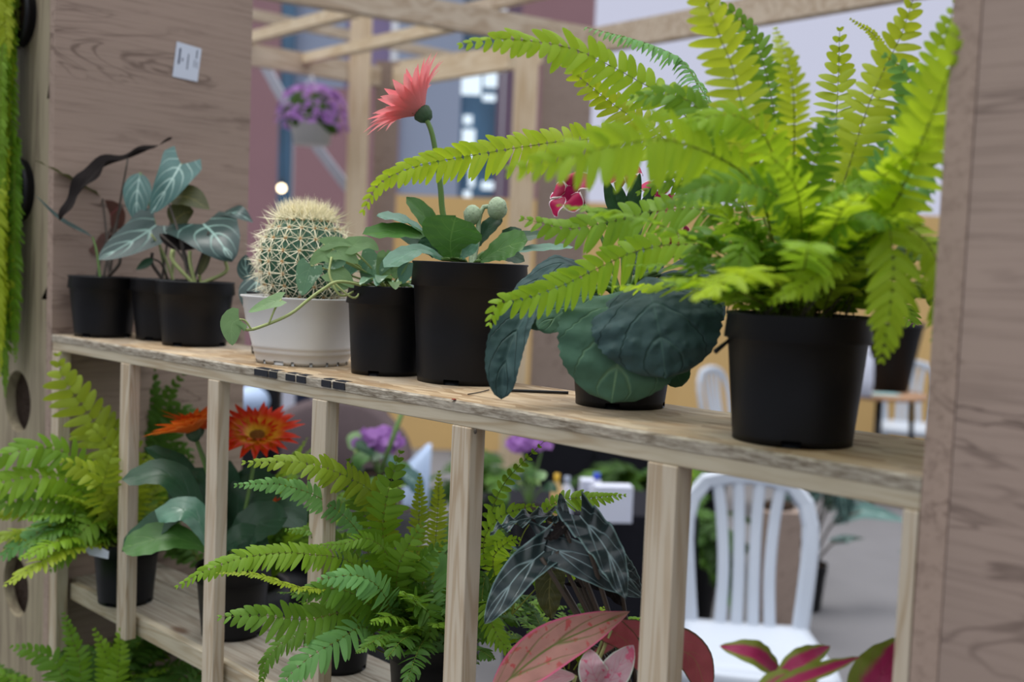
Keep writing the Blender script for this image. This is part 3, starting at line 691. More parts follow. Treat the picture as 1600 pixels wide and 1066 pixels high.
# brown planter box behind the chair
p = at(1206, 960, 4.5); mb = MB(); obox(mb, V((p.x, p.y, FZ)), HR, HF, .15, .2, .52); bx_ = thing('planter_box', 'brown wooden planter box standing behind the white garden chair', 'planter', V((p.x, p.y, FZ))); mb.build('box', M['decor_x'], bx_, False)
mb = MB(); mb.ball(V((p.x, p.y, FZ+.53)), (.06, .08, .02), 14, 8, .3); mb.build('soil', M['soil'], bx_)
# black cloth table with cartons, bottles and plants
p = at(935, 806, 3.75); tx = thing('draped_table', 'table under a black cloth behind the dark arrow-leaved plant', 'table', V((p.x, p.y, FZ)))
TZ = at(930, 806, 3.5).z
mb = MB(); obox(mb, tx.location, HR, HF, .62, .42, TZ-FZ-.004); mb.build('cloth', M['black_cloth'], tx, False)
def carton(x0, x1, y0, y1, d, name, mat, label, cat, dp=.06, turn=.1):
    c = at((x0+x1)/2, y1, d); mb = MB(); r = HR*math.cos(turn)+HF*math.sin(turn); b = -HR*math.sin(turn)+HF*math.cos(turn)
    obox(mb, V((c.x, c.y, TZ-.003)), r, b, (x1-x0)*d/FPX, dp, (y1-y0)*d/FPX); return tag(mb.build(name, M[mat], smooth=False), label, cat)
carton(926, 985, 748, 804, 3.45, 'white_carton', 'white_box', 'large white carton on the black cloth table', 'box')
carton(905, 935, 756, 802, 3.62, 'white_carton', 'white_box', 'small white carton half hidden behind the large white carton', 'box')
def bottle(x, ytop, d, r, body, cap, label):
    c = at(x, 800, d); h = at(x, ytop, d).z-TZ; t = thing('bottle', label, 'bottle', V((c.x, c.y, TZ-.003)))
    mb = MB(); mb.lathe([(0, 0), (r, 0), (r, h*.68), (r*.45, h*.82), (r*.4, h*.86), (0, h*.86)], t.location, 20); mb.build('body', M[body], t)
    mb = MB(); mb.lathe([(r*.5, h*.85), (r*.5, h), (0, h)], t.location, 16); mb.build('cap', cap, t)
bottle(930, 737, 3.56, .022, 'white_box', plain('blue cap', (40, 70, 190), .4, .4), 'bottle with a blue cap behind the white cartons')
bottle(868, 738, 3.4, .018, 'tan_wall', plain('yellow cap', (200, 160, 40), .4, .4), 'yellow bottle on the black cloth table left of the cartons')
bottle(884, 742, 3.42, .020, 'white_box', plain('grey cap', (140, 150, 170), .4, .4), 'white bottle beside the yellow bottle on the black table')
def small_plant(x, ybase, d, rim, h, label, name='potted_plant', z=None, flower=None, leaves=(), fl=(), stems='stem', pot='black_plastic', cat='potted plant', fr=None):
    c = at(x, ybase, d); z = c.z if z is None else z; t = thing(name, label, cat, V((c.x, c.y, z)))
    make_pot(t, rim, rim*.78, h, pot); top = t.location+UP*h
    for (tx_, ty_, hw, m, pr) in leaves:
        tip = at(tx_, ty_, d+random.uniform(-.06, .06)); mid = top.lerp(tip, .5)+UP*.03
        stalk(t, [top-UP*.005, top.lerp(mid, .6)+UP*.01, mid], .0022, stems); leaf(t, [mid, mid.lerp(tip, .55)+UP*.012, tip], hw*d/FPX, UPCAM(mid, .5), m, pr, .15)
    return t, top
t, top = small_plant(826, 800, 3.2, .05, .09, 'purple flowering pot plant on the black table under the shelf', z=TZ-.003, leaves=[(800, 745, 12, 'gerbera_deep', 'oval'), (850, 750, 14, 'philodendron', 'oval'), (870, 770, 10, 'gerbera_deep', 'oval'), (790, 765, 12, 'gerbera_deep', 'oval'), (830, 735, 13, 'gerbera_leaf', 'oval')])
def puff(t, top, cx_, cy_, d, rx, ry, n, mat='purple'):        # cluster of small ruffled blooms
    c = at(cx_, cy_, d); stalk(t, [top, top.lerp(c, .5)+UP*.01, c], .003, 'stem')
    mb = MB()
    for i in range(n):
        a = random.uniform(0, 6.28); q = random.uniform(0, 1)**.5; p = c+HR*(math.cos(a)*q*rx*d/FPX)+UP*(math.sin(a)*q*ry*d/FPX)-HF*random.uniform(-.03, .03)
        r = random.uniform(.010, .018); nrm = (-HF+UP*random.uniform(-.2, 1)+HR*random.uniform(-.6, .6)).normalized(); s = nrm.orthogonal().normalized(); u = nrm.cross(s)
        for k in range(6):
            an = 1.047*k; e1 = s*math.cos(an)+u*math.sin(an); e2 = -s*math.sin(an)+u*math.cos(an)
            mb.add([p, p+e1*r*.7+e2*r*.5+nrm*r*.3, p+e1*r*1.1+nrm*r*.1, p+e1*r*.7-e2*r*.5+nrm*r*.3], [(0, 1, 2, 3)], [(.5, 0), (1, .5), (.5, 1), (0, .5)])
    o = mb.build('flowers', M[mat], t, True, True); o['kind'] = 'stuff'
puff(t, top, 816, 695, 3.2, 22, 15, 40); puff(t, top, 850, 690, 3.22, 12, 8, 14)

# hanging dark greenery behind the black table
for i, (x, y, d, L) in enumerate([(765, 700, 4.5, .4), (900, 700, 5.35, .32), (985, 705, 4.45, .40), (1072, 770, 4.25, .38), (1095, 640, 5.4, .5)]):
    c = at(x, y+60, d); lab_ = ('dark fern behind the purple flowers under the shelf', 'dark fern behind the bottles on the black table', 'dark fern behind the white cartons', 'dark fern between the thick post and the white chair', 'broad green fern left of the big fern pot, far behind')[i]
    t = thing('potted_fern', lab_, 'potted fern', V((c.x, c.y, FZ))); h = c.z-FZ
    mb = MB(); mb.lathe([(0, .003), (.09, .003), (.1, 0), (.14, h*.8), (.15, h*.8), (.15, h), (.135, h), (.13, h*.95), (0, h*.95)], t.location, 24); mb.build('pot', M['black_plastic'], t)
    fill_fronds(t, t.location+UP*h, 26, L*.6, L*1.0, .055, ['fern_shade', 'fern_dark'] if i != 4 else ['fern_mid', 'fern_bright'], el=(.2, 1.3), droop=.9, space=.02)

c_ = at(925, 690, 4.95); cb = thing('black_backdrop', 'tall black backdrop added behind the table with the white cartons', 'cabinet', V((c_.x, c_.y, FZ)))  # plain black block added as a backdrop to keep this area dark
mb = MB(); obox(mb, cb.location, HR, HF, .62, .3, c_.z+.06-FZ); mb.build('body', M['black_cloth'], cb, False)
mb = MB(); obox(mb, cb.location-HF*.156, HR, HF, .006, .01, c_.z-FZ-.1, FZ+.08); mb.build('backdrop_groove', M['black_plastic'], cb, False)
# rounded brown armchair, pale tub chair, bag, white cushion far behind the left half of the shelf
p = at(515, 700, 4.75); ac = thing('armchair', 'rounded brown fabric armchair seen under the shelf behind the posts', 'armchair', V((p.x, p.y, FZ)))
r_, b_k = HR, HF
mb = MB(); vs = []; N = 28
for i in range(N+1):                 # curved back shell
    u = i/N; a = math.pi*(1.05-1.1*u); ht = .47+.37*math.sin(math.pi*u)**.6
    for k, (rr, zz) in enumerate([(.36, .10), (.38, ht*.6), (.37, ht*.95), (.33, ht), (.28, ht*.96), (.26, ht*.6), (.25, .10)]):
        vs.append(ac.location+r_*(math.cos(a)*rr)+b_k*(math.sin(a)*rr*.9-.05)+UP*zz)
fs = [(i*7+k, i*7+7+k, i*7+7+(k+1) % 7, i*7+(k+1) % 7) for i in range(N) for k in range(7)]+[tuple(range(7)), tuple(N*7+k for k in reversed(range(7)))]
mb.add(vs, fs); mb.build('backrest', M['brown_cloth'], ac)
mb = MB(); mb.ball(ac.location+UP*.34-HF*.08, (.26, .26, .10), 24, 10); mb.build('seat', M['brown_cloth'], ac)
mb = MB(); mb.lathe([(0, 0), (.2, 0), (.24, .02), (.26, .12), (0, .12)], ac.location, 24); mb.build('base', M['black_plastic'], ac)
p = at(392, 628, 4.2); t_ = p; cu = thing('bolster_cushion', 'white rounded cushion on a black trolley left of the brown armchair', 'cushion', V((p.x, p.y, p.z-.06)))
mb = MB(); mb.ball(p+UP*.005, (.075, .075, .058), 20, 12); mb.build('cover', M['pale_blue'], cu)
mb = MB(); obox(mb, V((p.x, p.y, FZ)), HR, HF, .14, .14, cu.location.z-FZ+.006); tr = thing('black_trolley', 'black upright trolley with a white cushion on top under the shelf', 'trolley', V((p.x, p.y, FZ)))
mb.build('cabinet', M['black_plastic'], tr, False); q5 = at(424, 600, 4.22); mb = MB(); obox(mb, V((q5.x, q5.y, FZ)), HR, HF, .075, .05, q5.z-FZ); mb.build('post', M['black_plastic'], tr, False)
c_ = at(455, 640, 6.2); bxw = thing('white_crate', 'pale crate with a dark square opening behind the brown armchair', 'crate', V((c_.x, c_.y, FZ)))
mb = MB(); obox(mb, bxw.location, HR, HF, .32, .3, at(455, 596, 6.2).z-FZ); mb.build('body', M['white_box'], bxw, False)
mb = MB(); q6 = at(474, 632, 6.05); obox(mb, V((q6.x, q6.y, q6.z)), HR, HF, .09, .02, .10); mb.build('opening', M['navy'], bxw, False)
p = at(618, 720, 4.12); tc_ = thing('tub_chair', 'pale blue tub chair with navy seat right of the brown armchair', 'chair', V((p.x, p.y, FZ)))
mb = MB(); vs = []
for i in range(17):
    a = -1.2+2.5*i/16; ht = .68+.10*math.sin(math.pi*i/16)
    for rr, zz in ((.10, .38), (.13, .55), (.135, ht), (.12, ht), (.11, .55), (.085, .38)): vs.append(tc_.location+HR*(math.cos(a)*rr)+HF*(math.sin(a)*rr)+UP*zz)
mb.add(vs, [(i*6+k, i*6+6+k, i*6+6+(k+1) % 6, i*6+(k+1) % 6) for i in range(16) for k in range(6)]+[tuple(range(6)), tuple(96+k for k in reversed(range(6)))]); mb.build('backrest', M['pale_blue'], tc_)
mb = MB(); mb.lathe([(0, .30), (.09, .30), (.11, .36), (.10, .44), (0, .47)], tc_.location, 24); mb.build('seat', M['navy'], tc_)
mb = MB(); mb.lathe([(0, 0), (.12, 0), (.12, .02), (.025, .04), (.025, .30), (0, .30)], tc_.location, 20); mb.build('pedestal', M['navy'], tc_)
t, top = small_plant(588, 800, 2.7, .06, .10, 'purple flowering pot plant between two posts behind the bright fern', z=at(588, 800, 2.7).z, leaves=[(545, 700, 22, 'philodendron', 'oval'), (575, 712, 26, 'gerbera_deep', 'oval'), (560, 740, 24, 'gerbera_leaf', 'oval'), (610, 745, 22, 'alocasia_lit', 'oval'), (640, 760, 20, 'gerbera_leaf', 'oval'), (660, 775, 18, 'alocasia_lit', 'oval')])
puff(t, top, 592, 688, 2.7, 34, 15, 55)
mb = MB(); mb.tube([at(596, 735, 2.65), at(612, 690, 2.65), at(630, 640, 2.65)], .006, 6); mb.build('stem', M['stem'], t)
mb = MB(); mb.lathe([(0, 0), (.1, 0), (.11, .02), (.11, t.location.z-FZ-.001), (0, t.location.z-FZ-.001)], V((t.location.x, t.location.y, FZ)), 28); tag(mb.build('plinth', M['black_plastic']), 'round black plinth under the purple pot plant', 'plinth')
# ------------------------------------------------------------------ plants on the top shelf
def spot(x, y, r, Z=0.0):            # centre of a round pot whose front foot shows at (x, y)
    p = on_z(x, y, Z); d = V((p.x-CAM.x, p.y-CAM.y, 0)).normalized(); return V((p.x, p.y, Z+.0005))+d*r
AB = 'black pots of dark arrow-leaf plants on the top shelf'
alo = []
for (c, rr, lab_) in ((V((.064, .060, .0005)), .0575, 'dark-leaved plant in black pot at the left end of the top shelf'),
                     (V((.158, .122, .0005)), .0570, 'dark-leaved plant in black pot, middle one of three at the left end'),
                     (V((.272, .112, .0005)), .0615, 'dark-leaved plant in black pot, right one of three at the left end')):
    t = thing('alocasia', lab_, 'potted plant', c); make_pot(t, rr, rr*.80, .101); alo.append(t)
def al(k, pix, hwpx, mat, prof='oval', kk=.6, dd=0.0, st_=None, smat='stem_dark', **kw):
    t = alo[k]; d = depth(t.location)+dd; P = [at(x, y, d+(q[0] if q else 0)) for x, y, *q in pix]
    o = leaf(t, P, hwpx*d/FPX, UPCAM(P[1], kk), mat, prof, **kw)
    foot = t.location+V((random.uniform(-.012, .012), random.uniform(-.012, .012), .093)); j = P[0] if st_ is None else at(st_[0], st_[1], d)
    stalk(t, [foot, foot.lerp(j, .5)+UP*.012, j], .0024, smat, r2=.0016); return o
al(0, [(94, 345, -.05), (131, 293, -.03), (161, 262), (210, 244, .03), (269, 217, .05)], 17, 'alocasia_dark', 'lance', .2, fold=.6, wave=.22, nv=36, freq=4, st_=(200, 247))
al(0, [(160, 309, .05), (110, 280, 0), (56, 251, -.06)], 9, 'alocasia_olive', 'lance', .2, fold=.4, wave=.2)
al(0, [(145, 371), (94, 345, -.03), (54, 304, -.06)], 9, 'alocasia', 'lance', .3, fold=.4, smat='stem')
al(0, [(176, 352, .02), (150, 360), (150, 400, -.01)], 36, 'alocasia_red', 'heart', .9, fold=.1, dd=.05, lobe=.2)
al(0, [(190, 320), (165, 345), (158, 372)], 26, 'alocasia_red', 'oval', .9, dd=.06)
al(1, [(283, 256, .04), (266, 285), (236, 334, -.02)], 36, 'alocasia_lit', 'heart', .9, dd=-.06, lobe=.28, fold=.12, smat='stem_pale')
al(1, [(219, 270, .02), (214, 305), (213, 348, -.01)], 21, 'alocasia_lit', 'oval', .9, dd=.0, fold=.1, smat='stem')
al(1, [(244, 352, .03), (215, 372), (154, 406, -.05)], 42, 'alocasia', 'heart', .55, dd=-.04, lobe=.22, fold=.12, st_=(236, 366), smat='stem_pale')
al(2, [(318, 350, .05), (336, 368), (362, 404, -.03)], 66, 'alocasia', 'heart', .62, dd=-.02, lobe=.45, fold=.08, cup=-.12, st_=(326, 362))
al(2, [(262, 312), (292, 308), (328, 328)], 24, 'alocasia_olive', 'lance', .5, dd=.05, fold=.2)
al(1, [(278, 285), (290, 274), (306, 269)], 6, 'alocasia_dark', 'lance', .5, dd=.07, fold=.4)
al(2, [(250, 366), (278, 384), (306, 389)], 15, 'alocasia_dark', 'oval', .4, dd=.03, fold=.1)
al(2, [(268, 350), (285, 335), (303, 330)], 22, 'alocasia_olive', 'oval', .7, dd=.06)
al(2, [(345, 335, .03), (370, 333), (396, 348)], 18, 'alocasia', 'lance', .5, dd=.06, fold=.2)
al(1, [(240, 405), (228, 412), (212, 422)], 8, 'gerbera_deep', 'lance', .6, dd=-.03)
al(2, [(310, 432), (322, 405), (330, 378)], 7, 'alocasia_olive', 'lance', .6, dd=-.01, smat='stem_pale')
for k, (x, y) in ((2, (297, 392)), (2, (352, 408)), (1, (238, 395)), (0, (186, 395)), (2, (270, 390))):
    d = depth(alo[k].location); f = alo[k].location+UP*.094; stalk(alo[k], [f, at(x, y+18, d-.01), at(x, y, d-.01)], .003, 'stem_pale' if k == 2 else 'stem_dark')
# small crumpled tag by the pots
p = on_z(153, 524, 0); mb = MB()
for i in range(5):
    a = p+HR*(.004*i-.012)+UP*(.0006+.0035*(i % 2)); mb.v += [a-HF*.006, a+HF*.006]; mb.uv += [(0, 0)]*2
mb.f = [(2*i, 2*i+1, 2*i+3, 2*i+2) for i in range(4)]
tag(mb.build('crumpled_tag', M['paper'], smooth=False), 'tiny crumpled white tag at the foot of the leftmost black pot', 'tag')

# black pot with one dark leaf behind the cactus
c = V((.452, .150, .0005)); t = thing('alocasia', 'dark-leaved plant in black pot half hidden behind the cactus', 'potted plant', c); make_pot(t, .050, .040, .092); d = depth(c)
P = [at(402, 430, d), at(400, 465, d-.02), at(408, 500, d-.03)]; leaf(t, P, 26*d/FPX, UPCAM(P[1], .8), 'alocasia', 'oval', .1); stalk(t, [c+UP*.085, at(404, 440, d+.01), P[0]], .0022, 'stem_dark')
P = [at(392, 440, d), at(384, 420, d), at(384, 398, d)]; leaf(t, P, 14*d/FPX, UPCAM(P[1], .8), 'alocasia', 'oval', .1); stalk(t, [c+UP*.085, at(396, 452, d+.01), P[0]], .0022, 'stem_dark')

# cactus in a white scalloped bowl
c = spot(472, 574, .062); ct = thing('barrel_cactus', 'round spiny cactus in a white plastic bowl on the top shelf', 'cactus', c); d = depth(c)
PR = 92*d/FPX; H = 103*d/FPX; mb = MB(); n = 96
def bowl(r, z): return (r, z)
prof = [(0, .007), (PR*.70, .007), (PR*.745, 0), (PR*.755, .005), (PR*.79, .014), (PR*.805, .0145), (PR*.80, .0175), (PR*.815, .021), (PR*.828, .0215), (PR*.822, .0245), (PR*.93, H*.62), (PR*.965, H*.80), (PR*.975, H*.81), (PR*.985, H-.004), (PR*1.025, H-.002), (PR*1.03, H), (PR*.975, H), (PR*.95, H*.8), (PR*.74, .009), (0, .009)]
mb.lathe(prof, c, n, lambda i, k: i == 2 and (k % 6 == 0 or 70 < k < 75), (1, .86), 2.7, .25)
mb.build('bowl', M['white_plastic'], ct)
mb = MB(); mb.lathe([(PR*.96*(1-i/5), H*.95+.002*(i % 2)) for i in range(6)], c, 40, None, (1, .86), 2.7, .25)
for v in mb.v: v.z += .004*noise.noise(v*80)
mb.build('soil', M['soil'], ct)
cc = at(473, 396, d); RX = 70*d/FPX; RZ = 73*d/FPX; cc.x, cc.y = c.x, c.y; cc.z = c.z+H*.93+RZ*.84
mb = MB(); NR = 17; n = NR*6; m = 34
def skin(a, th):
    rib = abs(math.cos(a*NR/2)); r = 1-.13*(1-rib)**1.2*min(1, math.sin(th)*1.6)
    x = math.sin(th)**.82*r; z = math.cos(th); z = math.copysign(abs(z)**1.1, z) - (.10 if th < .25 else 0)*(1-th/.25)
    return cc+V((x*math.cos(a)*RX, x*math.sin(a)*RX, z*RZ))
for i in range(m+1):
    for k in range(n): mb.v.append(skin(2*math.pi*k/n, max(1e-3, math.pi*i/m))); mb.uv.append((0, 0))
mb.f = [(i*n+k, (i+1)*n+k, (i+1)*n+(k+1) % n, i*n+(k+1) % n) for i in range(m) for k in range(n)]
body = mb.build('cactus_body', M['cactus'], ct)
sp_ = MB(); ar = MB()
def spine(p, dr, L, r):
    s = dr.orthogonal().normalized(); u = dr.cross(s); b = len(sp_.v)
    for k in range(3): sp_.v.append(p+(s*math.cos(2.094*k)+u*math.sin(2.094*k))*r); sp_.uv.append((0, 0))
    sp_.v.append(p+dr*L); sp_.uv.append((0, 0)); sp_.f += [(b, b+1, b+3), (b+1, b+2, b+3), (b+2, b, b+3)]
for j in range(NR):
    a = 2*math.pi*j/NR
    for i in range(9):
        th = .22+i*.275; p = skin(a, th); nn = (p-cc); nn = V((nn.x/RX**2, nn.y/RX**2, nn.z/RZ**2)).normalized(); s = nn.cross(UP).normalized(); u = s.cross(nn)
        ar.ball(p, .0028, 6, 4); top = th < .75
        for k in range(13 if top else 8):
            an = 6.283*k/(13 if top else 8)+random.uniform(-.25, .25); ln = random.uniform(.022, .033)*(1.1 if top else 1.0); lift = random.uniform(.15, .5) if not top else random.uniform(.5, 1.6)
            spine(p, ((s*math.cos(an)+u*math.sin(an))+nn*lift).normalized(), ln, .0008)
        for k in range(2): spine(p, (nn+s*random.uniform(-.4, .4)+u*random.uniform(-.5, .3)).normalized(), random.uniform(.020, .028), .0007)
for k in range(420):
    a = random.uniform(0, 6.283); th = random.uniform(0, .50); p = skin(a, th+.01); spine(p, (UP*random.uniform(.6, 1.4)+V((math.cos(a), math.sin(a), 0))*random.uniform(-.2, .9)).normalized(), random.uniform(.018, .030), .0008)
ar.build('areoles', M['areole'], body)['kind'] = 'stuff'; o = sp_.build('spines', M['spine'], body, False); o['kind'] = 'stuff'; o['label'] = 'pale yellow spines'

# trailing heart-leaf plant
c = spot(604, 589, .0445); ph = thing('trailing_heartleaf', 'trailing heart-leaved plant in a black pot between the cactus and the coral flower', 'potted plant', c); make_pot(ph, .0535, .0455, .112); d = depth(c)
def hl(pix, hw, mat='philodendron', dd=-.03, kk=.75, root=None, prof='heart'):
    P = [at(x, y, d+dd) for x, y in pix]; leaf(ph, P, 1.35*hw*d/FPX, UPCAM(P[1], kk), mat, prof, .12, .15)
    if root is not None: stalk(ph, [root, root.lerp(P[0], .5)+UP*.004, P[0]], .0012, 'stem_pale')
topc = c+UP*.105
for pix, hw, m in ([[(515, 398), (500, 400), (484, 414)], 11, 'philodendron'], [[(486, 415), (478, 435), (472, 462)], 17, 'philodendron_silver'], [[(520, 390), (540, 396), (560, 412)], 14, 'philodendron'],
                   [[(530, 402), (522, 410), (505, 417)], 12, 'philodendron_silver'], [[(513, 424), (535, 432), (553, 450)], 14, 'philodendron'], [[(592, 400), (580, 420), (570, 444)], 22, 'philodendron_silver'],
                   [[(610, 402), (600, 425), (602, 440)], 17, 'philodendron'], [[(545, 385), (575, 380), (592, 392)], 12, 'philodendron'], [[(560, 405), (548, 418), (545, 432)], 14, 'gerbera_blue'], [[(620, 395), (622, 415), (616, 436)], 16, 'philodendron'],
                   [[(520, 440), (530, 448), (545, 450)], 8, 'philodendron'], [[(640, 410), (632, 428), (628, 445)], 14, 'gerbera_blue'], [[(505, 382), (530, 378), (552, 384)], 9, 'philodendron']):
    hl(pix, hw, m, -.045 if pix[0][0] < 560 else -.025, root=topc)
for i in range(10):
    a = random.uniform(0, 6.28); p = topc+V((math.cos(a)*.03, math.sin(a)*.03, random.uniform(.005, .03))); leaf(ph, [p, p+V((math.cos(a)*.015, math.sin(a)*.015, .003)), p+V((math.cos(a)*.03, math.sin(a)*.03, -.006))], .013, (0, 0, 1), random.choice(['philodendron', 'philodendron_silver', 'gerbera_blue']), 'heart', .12, .15)
    stalk(ph, [topc-UP*.004, topc.lerp(p, .6)+UP*.004, p], .0011, 'stem_pale')
vine = [topc-UP*.002]+[at(x, y, d-.055-.0003*(600-x)) for x, y in ((535, 440), (505, 452), (480, 470), (455, 490), (420, 506), (385, 516), (374, 500))]
stalk(ph, vine, .0019, 'stem_pale', 'vine', 30)
hl([(374, 499), (362, 508), (363, 540)], 16, 'philodendron', -.125, .9, at(392, 514, d-.118)); hl([(440, 468), (415, 476), (388, 488)], 12, 'philodendron', -.105, .5, at(420, 506, d-.11))
stalk(ph, [at(518, 402, d-.05), at(515, 430, d-.06), at(532, 462, d-.06), at(560, 452, d-.03)], .0015, 'stem_pale', 'vine', 16)
stalk(ph, [at(565, 452, d-.04), at(552, 466, d-.055), at(520, 440, d-.06), at(514, 425, d-.05)], .0014, 'stem_pale', 'vine', 16)

# ---- gerberas
def gerbera_flower(parent, c, axis, rows, heart=.011, stem=None, calyx=True, name='flower_head'):
    axis = V(axis).normalized(); s = axis.orthogonal().normalized(); u = axis.cross(s)
    mb = MB(); b = [(0, -.014), (.005, -.0135), (.0095, -.008), (.0115, 0), (.010, .003), (0, .004)]; n = 24
    for r, z in b:
        for k in range(n):
            a = 6.283*k/n; rr = r*(1+.07*math.cos(12*a)); mb.v.append(c+s*(rr*math.cos(a))+u*(rr*math.sin(a))+axis*z); mb.uv.append((0, 0))
    mb.f = [(i*n+k, i*n+(k+1) % n, (i+1)*n+(k+1) % n, (i+1)*n+k) for i in range(len(b)-1) for k in range(n)]
    fh = mb.build(name, M['calyx'], parent)
    for (cnt, L, hw, t0, t1, mat) in rows:
        for k in range(cnt):
            a = 6.283*(k+random.uniform(-.25, .25))/cnt; e1 = s*math.cos(a)+u*math.sin(a); l = L*random.uniform(.88, 1.08); j = random.uniform(-.10, .10)
            P = [c+axis*.001+e1*.007]; th = t0
            for q in range(4):
                th = t0+(t1+j-t0)*(q+.5)/4; P.append(P[-1]+(axis*math.cos(th)+e1*math.sin(th))*l/4)
            leaf(fh, P, hw, axis*math.sin(t1)-e1*math.cos(t1), mat, 'lance', random.uniform(.05, .3), name='petal', nu=4, nv=8)
    mb = MB()
    for k in range(90):
        a = k*2.39996; r = heart*math.sqrt(k/90); mb.ball(c+s*(r*math.cos(a))+u*(r*math.sin(a))+axis*(.006+.002*(1-k/90)), .0013, 5, 4)
    mb.build('flower_heart', M['flower_heart'], fh)
    return fh
c = spot(728, 604, .060); gb = thing('gerbera', 'coral gerbera flower plant in a black pot at the middle of the top shelf', 'potted flower', c); make_pot(gb, .0715, .0605, .1455); d = depth(c); topc = c+UP*.136
fc = at(659, 176, d+.005); ax = -_R*.70+_U*.70+_F*.05
gerbera_flower(gb, fc, ax, [(19, .070, .0072, .75, 1.45, 'gerbera_petal'), (17, .060, .0072, .65, 1.15, 'gerbera_petal'), (12, .042, .006, .5, .9, 'gerbera_petal'), (10, .024, .004, .3, .7, 'gerbera_petal')])
stalk(gb, [topc-UP*.005, at(696, 350, d), at(688, 290, d), at(681, 240, d), at(674, 205, d), at(664, 182, d+.003)], .0042, 'stem', 'flower_stalk', 24, r2=.003)
def gl(pix, hw, mat, dd=0.0, kk=.6, root=True, **kw):
    P = [at(x, y, d+dd+(q[0] if q else 0)) for x, y, *q in pix]; kw.setdefault('fold', .15); kw.setdefault('wave', .08)
    leaf(gb, P, hw*d/FPX, UPCAM(P[len(P)//2], kk), mat, 'gerb', name='leaf', **kw)
    if root: stalk(gb, [topc-UP*.006, topc.lerp(P[0], .5)+UP*.004, P[0]], .0022, 'stem')
gl([(705, 402, .01), (704, 375), (712, 338, -.02)], 46, 'gerbera_leaf', -.055, .85, fold=.06)
gl([(690, 400), (668, 345), (635, 308)], 17, 'gerbera_leaf', .03, .5, fold=.25)
gl([(690, 395, .03), (640, 350), (588, 338, -.03)], 20, 'gerbera_blue', -.01, .35, fold=.2)
gl([(690, 400, .02), (645, 365), (566, 366, -.04)], 20, 'gerbera_leaf', -.02, .45, fold=.2)
gl([(690, 405, 0), (655, 390), (600, 418, -.05)], 17, 'gerbera_blue', -.055, .5, fold=.2)
gl([(750, 408, .01), (785, 388), (824, 376, -.02)], 26, 'gerbera_leaf', -.05, .6, fold=.1)
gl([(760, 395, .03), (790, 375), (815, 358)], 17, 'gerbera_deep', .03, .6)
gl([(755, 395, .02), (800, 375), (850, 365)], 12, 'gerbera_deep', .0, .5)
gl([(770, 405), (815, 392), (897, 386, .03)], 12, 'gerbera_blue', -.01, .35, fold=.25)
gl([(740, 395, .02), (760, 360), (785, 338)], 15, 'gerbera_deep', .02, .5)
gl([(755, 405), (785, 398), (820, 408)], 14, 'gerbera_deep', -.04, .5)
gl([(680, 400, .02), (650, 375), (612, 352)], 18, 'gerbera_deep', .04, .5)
gl([(720, 405), (735, 385), (732, 372)], 12, 'gerbera_blue', -.04, .7); gl([(680, 402), (672, 385), (668, 368)], 18, 'gerbera_deep', -.03, .7)
gl([(690, 402), (700, 385), (690, 365)], 20, 'gerbera_leaf', .0, .7)
def bud(pix, r, root=True):
    P = [at(x, y, d+.005) for x, y in pix]; stalk(gb, [topc-UP*.005]+P, .0030, 'fuzz', 'bud_stalk'); c_ = P[-1]; mb = MB(); mb.ball(c_, (r, r, r*1.15), 16, 12, .08)
    for k in range(40):
        a = random.uniform(0, 6.28); t = random.uniform(.2, 2.4); q = V((math.sin(t)*math.cos(a), math.sin(t)*math.sin(a), math.cos(t))); mb.tube([c_+q*r*.95, c_+q*r*1.12], [.0008, .0002], 3)
    mb.build('bud', M['fuzz'], gb)
bud([(746, 380), (748, 345), (757, 322), (777, 326)], .0125); bud([(738, 375), (736, 348), (738, 336)], .011)

# ---- gloxinia with huge downy leaves
c = spot(968, 641, .046); gx = thing('gloxinia', 'magenta-flowered plant with huge downy drooping leaves hiding its black pot', 'potted flower', c); make_pot(gx, .060, .0475, .112); d = depth(c); topc = c+UP*.106
def xl(pix, hw, mat, dd=0.0, kk=.85, prof='round', root=True, **kw):
    P = [at(x, y, d+dd+(q[0] if q else 0)) for x, y, *q in pix]; kw.setdefault('fold', .05); kw.setdefault('scallop', .018); kw.setdefault('cup', -.12); kw.setdefault('wave', .04)
    leaf(gx, P, hw*d/FPX, UPCAM(P[len(P)//2], kk), mat, prof, name='leaf', nu=14, nv=34, **kw)
    if root: stalk(gx, [topc-UP*.006, topc.lerp(P[0], .5)+UP*.01, P[0]], .0032, 'stem')
xl([(985, 452, .02), (978, 500, -.025), (965, 570, -.035), (955, 630, -.03)], 94, 'gloxinia', -.07, .95)
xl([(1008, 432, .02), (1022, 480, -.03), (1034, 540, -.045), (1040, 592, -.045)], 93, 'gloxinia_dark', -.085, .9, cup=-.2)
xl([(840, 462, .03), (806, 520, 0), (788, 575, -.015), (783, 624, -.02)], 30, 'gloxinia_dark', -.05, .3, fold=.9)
xl([(935, 445, .02), (885, 462), (828, 512, -.02)], 30, 'gloxinia', -.035, .6)
xl([(925, 455, .02), (888, 482), (842, 514, -.02)], 27, 'gloxinia', -.05, .7)
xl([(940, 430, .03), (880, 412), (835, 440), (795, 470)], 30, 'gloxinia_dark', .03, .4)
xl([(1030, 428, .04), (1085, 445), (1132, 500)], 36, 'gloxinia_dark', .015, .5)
xl([(1025, 425, .03), (1080, 408), (1142, 438)], 18, 'gerbera_deep', .0, .35)
xl([(1010, 540), (1050, 575), (1066, 604)], 28, 'gerbera_deep', -.03, .8)
xl([(1000, 430, .03), (1010, 400, .06), (1015, 380, .08)], 34, 'gloxinia_dark', .03, .5)
